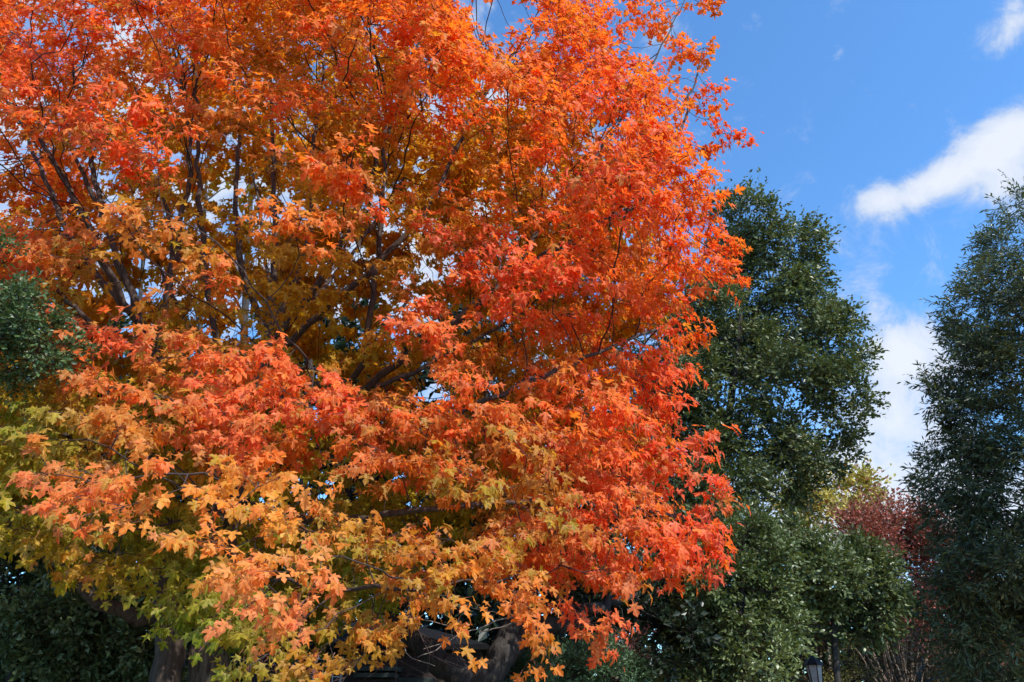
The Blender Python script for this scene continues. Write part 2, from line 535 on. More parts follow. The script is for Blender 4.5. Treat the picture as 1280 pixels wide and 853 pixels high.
def sprays(sk, nodes, n_twig, length, out_w, flat, droop, centre):
    """twigs leaving thin nodes: start, direction, length"""
    idx = np.repeat(nodes, n_twig)
    base = sk.P[idx]
    outv = unit(base - centre)
    rnd = unit(rng.normal(0, 1, base.shape))
    d = sk.dir[idx] * .7 + outv * out_w + rnd * .75
    d[:, 2] *= flat
    d[:, 2] -= droop
    d = unit(d)
    ln = rng.uniform(length[0], length[1], len(idx))
    return base, d, ln


def leaves_on(base, d, ln, k, petiole, spread=.8, sag=.25):
    """k leaves along each twig, opposite pairs plus the end"""
    n = len(base)
    t = np.linspace(.22, 1.0, k)[None] + rng.normal(0, .05, (n, k))
    side = unit(np.cross(d, np.array([0, 0, 1.0]) + rng.normal(0, .25, d.shape)))
    sgn = np.where(np.arange(k) % 2 == 0, 1.0, -1.0)[None]
    pt = base[:, None] + d[:, None] * (ln[:, None] * t)[..., None]
    pt[..., 2] -= sag * (t * ln[:, None]) ** 2
    sd_ = side[:, None] * sgn[..., None]
    last = np.zeros((n, k)); last[:, -1] = 1
    pdir = unit(sd_ * (spread * (1 - last * .7))[..., None] + d[:, None] * .7 + rng.normal(0, .35, (n, k, 3)))
    pos = pt + pdir * rng.uniform(petiole[0], petiole[1], (n, k))[..., None]
    dd = np.repeat(d[:, None], k, 1)
    return pos.reshape(-1, 3), pdir.reshape(-1, 3), dd.reshape(-1, 3)


def wood(sk, name_thing, root, bark, twigmat, thick, rmin, trunk_limb=0, rscale=1.0, sides=9, limb_parts=True, ridge=0.03):
    thickm = sk.r * rscale > thick
    limbs = np.array(sk.limb)
    tr = (limbs == trunk_limb) & thickm
    ch = sk.chains(tr, rscale)
    if ch:
        V, Fq = chain_mesh(ch, 14, wob=.05, ridge=ridge)
        link_mesh('trunk', np_mesh('trunk', V, Fq, 4, smooth=True), bark, root)
    ids = sorted(set(limbs[thickm & (limbs != trunk_limb)])) if limb_parts else []
    for l in ids:
        ch = sk.chains((limbs == l) & thickm, rscale)
        if ch:
            V, Fq = chain_mesh(ch, sides, wob=.05)
            link_mesh('limb', np_mesh('limb', V, Fq, 4, smooth=True), M_limb_shade if bark is M_bark else bark, root)
    thin = ~thickm & (sk.r * rscale > rmin)
    if not limb_parts: thin = (~thickm | (limbs != trunk_limb)) & (sk.r * rscale > rmin)
    ch = sk.chains(thin, rscale)
    if ch:
        V, Fq = chain_mesh(ch, 5)
        return V, Fq
    return np.zeros((0, 3)), np.zeros((0, 4), int)


def join(parts):
    VV, FF, off = [], [], 0
    for V, Fq in parts:
        if not len(V): continue
        VV.append(V); FF.append(Fq + off); off += len(V)
    return np.concatenate(VV), np.concatenate(FF)


# smooth random field used for colour drift through a crown
def field(p, scale, seed):
    r = np.random.default_rng(seed); s = np.zeros(len(p))
    for i in range(5):
        k = unit(r.normal(0, 1, 3)) * scale * (1 + .7 * i)
        s += np.sin(p @ k + r.uniform(0, 6.3)) / (1 + .45 * i)
    return s / 2.4


# ================================================================== THE SETTING
def ground():
    n = 56
    xs = np.sinh(np.linspace(-4.6, 4.6, n)) * 20; V = []
    X, Y = np.meshgrid(xs, xs)
    Z = .12 * np.sin(X * .09 + 1) * np.sin(Y * .07) * np.exp(-(np.hypot(X, Y) / 200)) - 0.02
    V = np.stack([X, Y, Z], -1).reshape(-1, 3)
    i = np.arange(n - 1); a = (i[:, None] * n + i[None]).ravel()
    Fq = np.stack([a, a + 1, a + n + 1, a + n], 1)
    m, nt, N, L = new_mat('lawn')
    out = N('ShaderNodeOutputMaterial'); p = N('ShaderNodeBsdfPrincipled')
    tc = N('ShaderNodeTexCoord')
    n1 = N('ShaderNodeTexNoise'); n1.inputs['Scale'].default_value = .5; n1.inputs['Detail'].default_value = 10
    n2 = N('ShaderNodeTexNoise'); n2.inputs['Scale'].default_value = 45; n2.inputs['Detail'].default_value = 4
    L(tc.outputs['Object'], n1.inputs[0]); L(tc.outputs['Object'], n2.inputs[0])
    cr = N('ShaderNodeValToRGB')
    cr.color_ramp.elements[0].color = (.10, .10, .035, 1); cr.color_ramp.elements[1].color = (.24, .17, .075, 1)
    cr.color_ramp.elements[0].position = .35; cr.color_ramp.elements[1].position = .65
    L(n1.outputs[0], cr.inputs[0]); L(cr.outputs[0], p.inputs['Base Color'])
    bp = N('ShaderNodeBump'); bp.inputs['Strength'].default_value = .8; bp.inputs['Distance'].default_value = .04
    L(n2.outputs[0], bp.inputs['Height']); L(bp.outputs[0], p.inputs['Normal'])
    p.inputs['Roughness'].default_value = .95
    L(p.outputs[0], out.inputs[0])
    link_mesh('ground', np_mesh('ground', V, Fq, 4, smooth=True), m, kind='structure')


ground()


def distant_wood():
    r_ = np.random.default_rng(5); n = 15000
    a = r_.uniform(-1.25, 1.25, n); D = r_.uniform(85, 110, n)
    top = 8 + 2.2 * np.sin(a * 23) + 1.5 * np.sin(a * 61 + 2) + 1.2 * np.sin(a * 131)
    pos = np.stack([D * np.sin(a), D * np.cos(a), top * r_.random(n) ** .7], 1)
    tip = r_.normal(0, 1, (n, 3)); nr = r_.normal(0, 1, (n, 3)) + (0, -.6, .8)
    k = r_.random(n)[:, None]; w = (.5 + .5 * np.sin(a * 17 + 1))[:, None]
    c = np.array([.04, .06, .025]) * (1 - k) + np.array([.10, .10, .04]) * k
    c = c * (1 - .4 * w) + np.array([.16, .08, .03]) * .4 * w
    o = link_mesh('distant_wood', leaf_mesh('distant_wood', pos, unit(tip), unit(nr), r_.uniform(.8, 1.6, n), c, RHOMB_T), M_soft, kind='stuff')
    o['label'] = 'far off wood of mixed green and brown trees closing the horizon behind everything'; o['category'] = 'woodland'


distant_wood()

# ================================================================== THE MAPLE
C0 = np.array([-3.4, 10.6, 7.6]); SEMI = np.array([7.4, 5.4, 7.0])
RED = (.82, .082, .024); RO = (.86, .120, .022); OR = (.88, .18, .020); OG = (.89, .25, .022)
GO = (.90, .40, .055); SA = (.90, .21, .085); MU = (.56, .35, .012); OL = (.26, .28, .016); GR = (.13, .25, .02)
DR = (.66, .048, .018); CR = (.88, .13, .065)
ANCH = [
 (40,50,RO),(120,50,RO),(200,60,OR),(290,40,OG),(380,50,RO),(450,60,OG),(530,30,OR),(600,50,OR),(680,50,OR),(760,50,RED),(820,40,OR),
 (40,150,RO),(130,150,CR),(220,150,RO),(300,140,RO),(380,110,OR),(435,150,OG),(520,130,RO),(600,120,OR),(680,130,OR),(760,120,RED),(840,150,OR),(910,170,RED),
 (30,230,OR),(100,230,MU),(180,220,CR),(260,240,MU),(330,230,OG),(400,240,OG),(470,230,CR),(560,220,RO),(640,210,RO),(720,220,OR),(780,200,RED),(850,230,OR),
 (40,310,CR),(120,320,OL),(200,310,MU),(270,320,OR),(340,305,OG),(400,310,OG),(460,300,RO),(530,310,RO),(600,330,CR),(700,310,OR),(780,300,RED),(870,300,RO),(910,320,RO),
 (40,370,MU),(115,400,CR),(200,390,OL),(270,380,OL),(330,370,OG),(400,385,OR),(450,400,OL),(540,390,CR),(610,380,CR),(680,400,RED),(750,390,RO),(830,380,OR),
 (110,470,RO),(170,460,OL),(220,440,SA),(300,460,CR),(360,480,OR),(430,460,DR),(500,470,RO),(560,470,RO),(640,480,OR),(700,470,OG),(770,470,RO),(830,480,RED),
 (40,540,GR),(110,550,OL),(150,520,OG),(220,530,SA),(290,520,SA),(360,520,DR),(420,550,CR),(480,550,RED),(535,570,OL),(600,550,RO),(660,550,RED),(672,590,OL),(740,550,OR),(820,550,CR),(870,580,CR),
 (40,620,MU),(90,600,SA),(140,610,SA),(230,600,OR),(290,610,OG),(340,640,GO),(400,610,RED),(450,640,OL),(500,620,RO),(560,600,RED),(620,620,RO),(680,630,CR),(740,640,RED),(800,620,OR),(850,620,CR),
 (40,690,OL),(120,690,MU),(190,690,OL),(260,690,OR),(320,690,GO),(365,720,SA),(430,700,OL),(480,670,OR),(540,690,RO),(600,690,RO),(655,705,OL),(600,655,RO),(540,640,OR),(720,690,CR),(780,690,RED),(850,700,RED),(900,700,CR),
 (200,760,OL),(260,750,OL),(320,760,GR),(380,770,SA),(430,760,GR),(480,740,RO),(540,750,RO),(600,760,RO),(660,770,RED),(740,770,CR),
 (290,830,GR),(350,830,GR),(400,800,OR),(450,800,OR),(490,800,OL),(570,830,GO),(670,810,OG),
]


def front_hit(px, py):
    d = unit(at(px, py, 10) - EYE)
    o = (EYE - C0) / SEMI; dd = d / SEMI
    a, b, c = dd @ dd, 2 * o @ dd, o @ o - 1
    disc = b * b - 4 * a * c
    if disc < 0: t = -b / (2 * a)
    else: t = (-b - math.sqrt(disc)) / (2 * a)
    t = max(t, 5.0)
    return EYE + d * t


APOS = np.array([front_hit(x, y) for x, y, c in ANCH]); ACOL = np.array([c for x, y, c in ANCH])


def maple_colour(p, seed=3):
    """leaf colour drifts through the crown; leaves that see little sun turn last and are still mustard to green"""
    q = p + .45 * np.stack([field(p, 1.6, seed), field(p, 1.6, seed + 1), field(p, 1.6, seed + 2)], 1)
    out = np.zeros_like(p)
    for s in range(0, len(p), 8000):
        b = q[s:s + 8000]
        d2 = ((b[:, None] - APOS[None]) ** 2).sum(2)
        w = np.exp(-(d2 - d2.min(1, keepdims=True)) / .24) + 1e-9
        out[s:s + 8000] = (w @ ACOL) / w.sum(1, keepdims=True)
    e = np.sqrt((((p - C0) / SEMI) ** 2).sum(1))
    inner = np.clip((.80 - e) / .2 + .25 * field(p, 1.2, 9), 0, 1)[:, None] * .85
    low = np.clip((7.0 - p[:, 2]) / 4.5, 0, 1)[:, None]
    inner = np.maximum(inner, np.clip((p[:, 1:2] - 10.6) / 1.5, 0, 1) * .75)
    ic = np.array(MU)[None] * (1 - low) + np.array(OL)[None] * low
    return out * (1 - inner) + ic * inner, inner


ROOT = at(263, 850, 10.3); ROOT[2] = 0
STEM_A = at(208, 850, 9.9); STEM_A[2] = 0


def build_maple():
    root = thing('maple_tree', 'huge orange and red maple tree in autumn leaf filling the left of the picture', 'tree', tuple(ROOT))
    off = -ROOT
    sk = Skeleton()
    # stems and limbs followed from the photograph: (photo position, metres ahead)
    def L_(limb, pts, **k): sk.limb_line([at(*q) if len(q) == 3 else np.array(q[:3]) for q in pts], limb, wig=.018, **k)
    sk.limb_line([ROOT, at(266, 800, 10.3), at(269, 730, 10.3), at(288, 620, 10.2), at(320, 500, 10.1), at(335, 430, 10.2)], 0)
    L_(1, [(335, 430, 10.2), (345, 300, 10.4), (338, 120, 10.6), (330, -80, 11)])
    L_(2, [(300, 560, 10.15), (265, 400, 9.9), (250, 250, 9.8), (243, 90, 9.8), (225, -120, 10)])
    L_(3, [(335, 430, 10.2), (400, 350, 9.8), (455, 240, 9.7), (500, 120, 9.8), (560, -60, 10.2)])
    L_(4, [(330, 470, 10.1), (385, 405, 9.6), (470, 330, 9.2), (540, 250, 9.2), (600, 130, 9.6), (690, 0, 10)])
    L_(5, [(322, 490, 10.1), (420, 500, 9.2), (520, 440, 8.8), (625, 355, 8.8), (720, 230, 9.3), (800, 110, 9.8), (860, -10, 10.2)])
    L_(6, [(310, 530, 10.1), (420, 560, 9.2), (560, 520, 8.2), (700, 460, 8.2), (850, 400, 9.2)])
    L_(7, [(285, 620, 10.2), (380, 650, 8.8), (520, 640, 7.6), (700, 625, 7.9), (860, 650, 8.9)])
    L_(8, [(265, 690, 10.3), (330, 720, 8.6), (420, 735, 7.2), (520, 735, 6.6), (680, 720, 7.2)])
    L_(9, [(270, 670, 10.2), (285, 650, 8.3), (295, 625, 6.6)])
    L_(10, [(322, 490, 10.1), (350, 480, 8.5), (385, 450, 7.2)])
    L_(11, [(325, 480, 10.1), (438, 475, 9.0), (463, 385, 8.6), (478, 250, 8.8), (482, 120, 9.1)])
    L_(12, [(640, 345, 8.9), (740, 285, 9.3), (830, 220, 9.8), (880, 60, 10.6)])
    L_(13, [(335, 430, 10.2), (430, 330, 12), (520, 200, 13.3)])
    L_(14, [(300, 560, 10.15), (230, 400, 12), (160, 250, 13)])
    L_(15, [(335, 440, 10.2), (330, 300, 12), (290, 60, 13.5)])
    L_(16, [(320, 500, 10.1), (480, 480, 12), (640, 400, 12.8)])
    # second, smoother stem
    s0 = len(sk.p)
    sk.limb_line([STEM_A, at(212, 800, 9.9), at(204, 700, 9.9), at(198, 600, 9.7), at(190, 470, 9.4), at(178, 410, 9.2)], 20, start=-1)
    L_(21, [(178, 410, 9.2), (150, 330, 9.0), (110, 230, 8.8), (50, 110, 8.8)])
    L_(22, [(195, 520, 9.5), (200, 400, 9.3), (222, 300, 9.2), (236, 160, 9.2), (190, -40, 9.4)])
    L_(23, [(178, 410, 9.2), (130, 330, 8.6), (60, 190, 8.4), (-60, 60, 8.6)])
    L_(24, [(206, 780, 9.9), (150, 765, 9.6), (95, 730, 9.2), (30, 650, 8.9), (-70, 560, 8.6)])
    L_(25, [(198, 600, 9.7), (110, 560, 8.6), (0, 500, 8), (-90, 420, 8)])
    L_(26, [(250, 850, 10.2), (290, 790, 9.2), (312, 740, 8.4), (320, 690, 7.6)], start=5)
    L_(27, [(185, 450, 9.35), (110, 400, 10.6), (10, 300, 11.6)])

    L_(28, [(178, 410, 9.2), (130, 270, 9.3), (95, 110, 9.5), (60, -60, 9.8)])
    L_(29, [(195, 520, 9.5), (213, 380, 9.7), (203, 230, 9.8), (150, 50, 10)])
    L_(30, [(335, 430, 10.2), (296, 300, 10), (298, 150, 10.2), (280, -20, 10.4)])
    L_(31, [(335, 430, 10.2), (385, 300, 10), (392, 180, 10.2), (420, -20, 10.6)])
    L_(32, [(178, 410, 9.2), (90, 300, 9.6), (30, 160, 10), (-30, 20, 10.4)])

    n_limb = len(sk.p)
    # leaf-bearing pads: flat sprays shelving outward and down
    pads = []
    def pad(c, r, th=.16, n=None): pads.append((c, r, th))
    # those one can tell apart on the near side: photo position, metres ahead, radius
    for (x, y, Y, r) in [
        (95, 595, 5.5, .34), (140, 610, 5.4, .36), (175, 600, 5.6, .3), (225, 590, 5.5, .34), (285, 600, 5.3, .40), (330, 625, 5.2, .34), (345, 660, 5.1, .3),
        (255, 690, 5.2, .26), (300, 685, 5.1, .34), (345, 705, 5.0, .34), (375, 740, 5.0, .26), (385, 770, 5.05, .2),
        (225, 440, 7.2, .42), (280, 480, 6.8, .45), (340, 490, 6.7, .5), (215, 500, 6.6, .4), (270, 525, 6.4, .42), (150, 520, 6.2, .4),
        (300, 440, 7.8, .4), (370, 460, 7.6, .5), (420, 480, 7.3, .5), (330, 560, 7.0, .4),
        (340, 300, 8.0, .42), (390, 315, 7.8, .5), (430, 330, 7.7, .4), (330, 370, 8.2, .4), (390, 370, 8.0, .4),
        (560, 310, 7.8, .5), (600, 350, 7.5, .55), (650, 390, 7.4, .5), (540, 380, 7.6, .45), (700, 410, 7.6, .45),
        (480, 560, 6.9, .5), (440, 520, 7.0, .45), (540, 530, 6.9, .5), (600, 500, 7.1, .5), (650, 530, 7.1, .5), (560, 590, 6.8, .4),
        (480, 665, 6.4, .3), (540, 680, 6.3, .4), (600, 700, 6.3, .42), (650, 700, 6.5, .42), (510, 710, 6.2, .3), (612, 738, 6.5, .3), (655, 765, 6.6, .3),
        (700, 640, 7.2, .5), (760, 660, 7.5, .5), (800, 690, 7.9, .45), (850, 680, 8.2, .42), (868, 690, 8.4, .3), (860, 712, 8.4, .22),
        (740, 590, 7.5, .5), (800, 560, 8.0, .5), (850, 590, 8.4, .4), (860, 545, 8.6, .34), (780, 610, 7.8, .5),
        (735, 770, 7.3, .26), (740, 790, 7.3, .18), (670, 810, 6.8, .16), (665, 820, 6.8, .12),
        (160, 150, 8.0, .5), (200, 145, 8.1, .45), (230, 160, 8.2, .3), (170, 235, 7.8, .4), (200, 240, 7.9, .34), (60, 310, 7.2, .4), (95, 320, 7.2, .34), (40, 300, 7.3, .4),
        (110, 395, 6.4, .22), (105, 430, 6.3, .22), (115, 465, 6.2, .2), (25, 320, 7.2, .3),
        (40, 540, 6.0, .4), (90, 520, 6.0, .36), (120, 560, 6.1, .3), (30, 590, 6.2, .4), (60, 650, 7.0, .5), (130, 680, 7.2, .5), (190, 700, 7.3, .4), (100, 700, 7.4, .4),
        (320, 770, 6.6, .34), (290, 740, 6.9, .4), (240, 760, 7.3, .34), (350, 825, 6.3, .34), (310, 840, 6.2, .3), (395, 835, 6.3, .25), (425, 655, 6.9, .28), (440, 700, 6.8, .3), (470, 730, 6.9, .25), (430, 755, 6.6, .3), (400, 785, 6.3, .24), (450, 785, 6.4, .22), (485, 780, 6.6, .2), (500, 795, 6.4, .12),
        (565, 830, 6.2, .13), 
        (480, 170, 9.0, .5), (440, 250, 8.6, .5), (490, 240, 8.6, .45), (520, 290, 8.2, .4), (280, 30, 9.2, .5), (310, 60, 9.1, .5), (90, 60, 8.8, .55), (40, 90, 8.6, .5),
        (600, 130, 9.6, .55), (640, 170, 9.4, .5), (560, 60, 9.8, .6), (520, 90, 9.6, .5), (700, 90, 10, .6), (760, 60, 10.2, .55), (800, 90, 10.3, .5), (820, 130, 10.3, .45),
        (760, 160, 9.9, .5), (700, 170, 9.6, .5), (780, 220, 9.6, .55), (820, 190, 10, .45), (800, 260, 9.4, .5), (850, 240, 9.9, .45),
        (860, 300, 9.8, .5), (900, 310, 10.1, .42), (915, 330, 10.2, .34), (880, 350, 9.9, .45), (830, 330, 9.5, .5), (840, 400, 9.4, .45), (800, 380, 9.1, .5), (760, 330, 9.0, .5),
        (910, 175, 10.6, .28), (915, 165, 10.6, .2), (880, 180, 10.5, .2), (870, 70, 10.7, .28), (860, 110, 10.6, .3), (845, 60, 10.6, .3), (830, 30, 10.5, .35), (890, 120, 10.7, .14), (893, 12, 10.8, .08), (800, 10, 10.5, .5),
        (700, 310, 8.6, .5), (720, 270, 9.0, .45), (650, 280, 8.8, .45), (640, 240, 9, .4), (750, 430, 8.2, .5), (800, 470, 8.5, .4), (830, 460, 8.8, .3), (820, 510, 8.5, .4), (700, 480, 7.7, .5), (760, 500, 7.9, .5),
        (700, 540, 7.4, .5), (660, 590, 7.0, .4), (620, 610, 6.9, .4), (840, 640, 8.3, .4), (870, 620, 8.6, .3),
    ]:
        pad(at(x, y, Y), r)
    # each of these sprays turns as one
    global APOS, ACOL
    ap = [APOS]; ac = [ACOL]
    S2 = np.array([(x, y) for x, y, c in ANCH], float)
    for c, rr, th in pads:
        x, y, z = (v[0] for v in project(c[None]))
        k = int(((S2 - (x, y)) ** 2).sum(1).argmin())
        ap.append(c[None]); ac.append(np.array(ANCH[k][2])[None])
    for x in range(-60, 440, 60):
        for y in range(440, 860, 50):
            Yd = (8.2 if y % 100 < 50 else 7.4) if x < 330 else 8.6
            t = (y - 440) / 400 + (.1 if (x // 60) % 2 else -.05)
            ap.append(at(x, y, Yd)[None]); ac.append(np.array(MU if t < .35 else OL if t < .75 else GR)[None])
    for x, y, c in [(230,740,OL),(270,760,OL),(310,760,GR),(250,800,GR),(300,810,GR),(350,800,GR),(340,840,GR),(300,850,GR),(390,835,GR),(210,700,OL),(430,720,GR),(420,760,OL),(20,530,GR),(60,550,GR),(90,560,OL),(10,600,OL),(50,660,OL),(410,690,OL),(425,655,OL),(440,700,OL),(470,730,OL),(640,560,OL),(680,590,OL),(660,700,OL),(620,690,OL)]:
        for Yd in (6.0, 6.8): ap.append(at(x, y, Yd)[None]); ac.append(np.array(c)[None])
    APOS = np.concatenate(ap); ACOL = np.concatenate(ac)
    # the rest of the crown
    windows = [(100, 250, 52), (150, 350, 55), (215, 330, 45), (60, 200, 30), (300, 210, 44), (345, 180, 32), (250, 250, 45), (320, 400, 45), (400, 420, 35), (640, 400, 18),
               (720, 360, 26), (560, 470, 14), (345, 600, 38), (150, 720, 60), (300, 640, 14), (530, 800, 60), (620, 320, 20), (700, 200, 28), (510, 170, 14), (740, 140, 20), (110, 130, 35), (120, 80, 22), (900, 420, 60), (500, 640, 24),
               (815, 600, 18), (820, 140, 24), (430, 300, 10), (450, 400, 20)]
    cnt = 0
    recess = [(440, 720, 60, 7.6), (530, 780, 60, 8.5), (350, 800, 60, 7.5), (40, 420, 80, 8), (60, 650, 95, 7.4), (160, 730, 100, 7.4), (430, 670, 50, 7.8), (500, 620, 45, 7.6), (500, 770, 80, 7.6), (130, 440, 60, 8.5), (230, 640, 60, 6.6), (380, 620, 40, 7.6)]
    while cnt < 940:
        q = unit(rng.normal(0, 1, 3)); e = rng.uniform(.42, 1.0) ** .6
        c = C0 + q * SEMI * e
        if c[2] < 2.5 or c[1] > 14.6 or c[0] < -10.5: continue
        x, y, z = (v[0] for v in project(c[None]))
        if z < 5.0: continue
        # right-hand outline of the crown
        edge = np.interp(y, [-400, -100, 0, 100, 170, 250, 340, 420, 480, 560, 640, 700, 740, 790, 830, 900], [640, 790, 800, 845, 870, 870, 885, 820, 800, 840, 840, 860, 720, 690, 460, 420])
        if x > edge - 22: continue
        if y > 790 and x < 260: continue
        ymax = np.interp(x, [-200, 0, 60, 100, 150, 200, 260, 300, 390, 410, 470, 500, 520, 560, 620, 700], [680, 670, 690, 715, 760, 780, 790, 850, 850, 815, 805, 790, 750, 750, 775, 780])
        if y > ymax - 60: continue
        if any((x - wx) ** 2 + (y - wy) ** 2 < wr * wr and c[1] < wY for wx, wy, wr, wY in recess): continue
        if any((x - wx) ** 2 + (y - wy) ** 2 < wr * wr for wx, wy, wr in windows) and c[1] < 10.6: continue
        pads.append((c, rng.uniform(.34, .62), .15)); cnt += 1
    A = []
    axis = np.array([-3.4, 10.6])
    for c, r, th in pads:
        n = int(4 + 34 * r * r + 4 * r)
        o = c[:2] - axis; o = o / max(np.linalg.norm(o), .01)
        nrm = unit(np.array([o[0] * .45, o[1] * .45, 1.0]) + rng.normal(0, .16, 3))
        u = unit(np.cross(nrm, [0.3, 1, 0])); v = np.cross(nrm, u)
        a = rng.uniform(0, 2 * np.pi, n); rad = r * np.sqrt(rng.uniform(0, 1, n))
        A.append(c + u * (rad * np.cos(a))[:, None] + v * (rad * np.sin(a))[:, None] + nrm * rng.normal(0, th * .5, n)[:, None])
    A = np.concatenate(A)
    sk.grow(A, step=.2, kill=.2, reach=9, iters=90, jit=.15)
    sk.finish(tip=.0035, power=2.25)
    # stems as thick as in the photograph
    r = sk.r.copy(); limbs = np.array(sk.limb); k = np.arange(len(r))
    for l, rb in ((0, .27), (20, .185)):
        m = np.where(limbs == l)[0]
        m = m[m < s0 + 60]
        hgt = sk.P[m, 2]
        tgt = np.interp(hgt, [0, .4, 1.5, 3.5, 6.5], [rb * 1.5, rb * 1.15, rb, rb * .8, rb * .45])
        sel = r[m] > .03
        r[m[sel]] = np.maximum(tgt[sel], r[m[sel]])
    r[(limbs != 0) & (limbs != 20)] = np.minimum(r[(limbs != 0) & (limbs != 20)], .085)
    for l in (1, 2, 3, 4, 5, 6, 7, 11, 12, 21, 22, 23, 24, 28, 29, 30, 31, 32):
        m = np.where(limbs == l)[0]; m = m[m < n_limb]
        r[m] = np.maximum(r[m], np.linspace(.055 if l != 24 else .085, .008, len(m)))
    sk.r = r
    sk.P = sk.P + off
    P0 = C0 + off

    Vt, Ft = wood(sk, 'maple', root, M_bark, M_twig, .016, .0, trunk_limb=0, sides=8)
    thin = np.where((sk.r < .011) & (sk.h <= 4))[0]
    base, d, ln = sprays(sk, thin, 3, (.12, .36), .35, .5, .06, P0)
    # pad twigs
    Vs, Fs = tubes(np.column_stack([base, base + d * ln[:, None] - np.array([0, 0, 1]) * (.25 * ln ** 2)[:, None], np.full(len(ln), .0032), np.full(len(ln), .0015)]), 3)
    V, Fq = join([(Vt, Ft), (Vs, Fs)])
    link_mesh('twigs', np_mesh('twigs', V, Fq, 4, smooth=True), M_twig, root, kind='stuff')
    pos, pdir, dd = leaves_on(base, d, ln, 7, (.03, .10))
    n = len(pos)
    outv = unit(pos - P0)
    down = np.array([0, 0, -1.0])
    tip = unit(pdir * .75 + outv * .25 + down * rng.uniform(.25, 1.1, n)[:, None] + rng.normal(0, .22, (n, 3)))
    toward = np.array([.25, -.55, 0])       # leaves turn their faces to the open, sunny side
    nrm = unit(outv * .45 + toward * .5 + np.array([0, 0, .85]) + rng.normal(0, .38, (n, 3)))
    size = np.clip(rng.normal(.094, .024, n), .035, .145)
    world_p = pos - off
    size *= np.interp(np.linalg.norm(world_p - EYE, axis=1), [5, 8], [.72, 1.0]) * np.interp(world_p[:, 1], [10.5, 12.5], [1, 1.35])
    colr, inn = maple_colour(world_p)
    br = np.exp(rng.normal(0, .14, n))[:, None]
    # every spray has its own shade
    k_ = len(base); grp = np.array([RED, CR, RO, OR, OG, OL, GR, RED])[rng.integers(0, 8, k_ // 3 + 1)]
    gi = np.repeat(np.arange(k_) // 3, 7); gm = (rng.random(k_ // 3 + 1) * .30)[gi][:, None]
    gm = gm * (1 - inn * .95); green_ = colr[:, 1:2] > .7 * colr[:, :1]; gm = np.where(green_, gm * .35, gm)
    colr = colr * (1 - gm) + grp[gi] * gm
    pick = rng.random(n)
    alt = np.array([RED, CR, RO, OR, OG, OL])[rng.integers(0, 6, n)]
    colr = np.where((pick < .20)[:, None] & (inn < .5) & ~green_, colr * .5 + alt * .5, colr) * br
    tipc = colr * np.array([.96, .76, .85]) + np.array([.03, 0, 0])
    colr = np.clip(colr * np.array([1.04, 1.18, 1.0]), 0, .9)
    # drop what comes close to the lens, and thin out the far side
    x, y, z = project(world_p)
    keep = (z > 4.2)
    # underside of the crown, lifted clear of the stems and of the dark gap beside them
    keep &= y < np.interp(x, [-200, 0, 60, 100, 150, 200, 260, 300, 390, 410, 470, 500, 520, 560, 600, 700, 780, 900], [700, 700, 715, 740, 780, 800, 815, 900, 900, 835, 825, 812, 775, 780, 838, 838, 815, 750]) + rng.normal(0, 10, n)
    for wx, wy, wr in windows[:7]: keep &= ~((np.hypot(x - wx, y - wy) < wr * 1.15) & (world_p[:, 1] < 10.2) & (rng.random(n) < .5))
    far = (world_p[:, 1] > 11.5) & (rng.random(n) < .1)
    keep &= ~far
    pos, tip, nrm, size, colr, tipc, x, y, z, pdir = (a[keep] for a in (pos, tip, nrm, size, colr, tipc, x, y, z, pdir))
    view = unit((pos - off) - EYE); ff = np.abs((unit(nrm - tip * (nrm * tip).sum(1, keepdims=True)) * view).sum(1))
    show = size / z * (.3 + ff); inside = (x > 15) & (x < W - 15) & (y > 10) & (y < H - 12)
    cell = (x // 16).astype(int) + 1000 * (y // 16).astype(int)
    order = np.lexsort((z, cell)); first = np.zeros(len(z), bool)
    cs = cell[order]; first[order[np.concatenate([[True], cs[1:] != cs[:-1]])]] = True
    cand = np.where(inside & first)[0]; hero = cand[np.argsort(-show[cand])[:300]]
    rest = np.ones(len(z), bool); rest[hero] = False
    print('maple nodes', len(sk.P), 'leaves', len(pos))
    fine = rest & (size / z * F > 13) & (pos[:, 1] - off[1] < 11.5)
    small = (size / z * F < 7.5) | (pos[:, 1] - off[1] > 11)
    VV, FF, CC, UV, o_ = [], [], [], [], 0
    for m_, T in ((fine, MAPLE_T), (rest & ~fine & ~small, MID_T), (rest & ~fine & small, FAR_T)):
        V, Fc, C = leaf_arrays(pos[m_], tip[m_], nrm[m_], size[m_], colr[m_], T, tipc[m_], fold=(-.1, .6), curl=(-.8, .1))
        VV.append(V); FF.append(Fc + o_); CC.append(C); UV.append(leaf_arrays.uv); o_ += len(V)
    st = (size / z * F > 11)
    sv = np.cross(pdir[st], view[st]); sv = unit(sv) * .0016
    P1 = pos[st] - pdir[st] * .07
    link_mesh('leaf_stalks', np_mesh('leaf_stalks', np.stack([P1 - sv, P1 + sv, pos[st]], 1).reshape(-1, 3), np.arange(3 * st.sum()).reshape(-1, 3), 3), M_stalk, root, kind='stuff')
    print('fine', fine.sum())
    me = np_mesh('foliage', np.concatenate(VV), np.concatenate(FF), 3, np.concatenate(CC)); add_uv(me, np.concatenate(UV))
    link_mesh('foliage', me, M_maple, root, kind='stuff')
    for i in hero:
        s = slice(i, i + 1)
        me = leaf_mesh('leaf', np.zeros((1, 3)), tip[s], nrm[s], size[s], colr[s], MAPLE_T, tipc[s])
        o = link_mesh('leaf', me, M_maple, root); o.location = pos[i]
    # pale dead twigs hanging below the crown
    segs = []
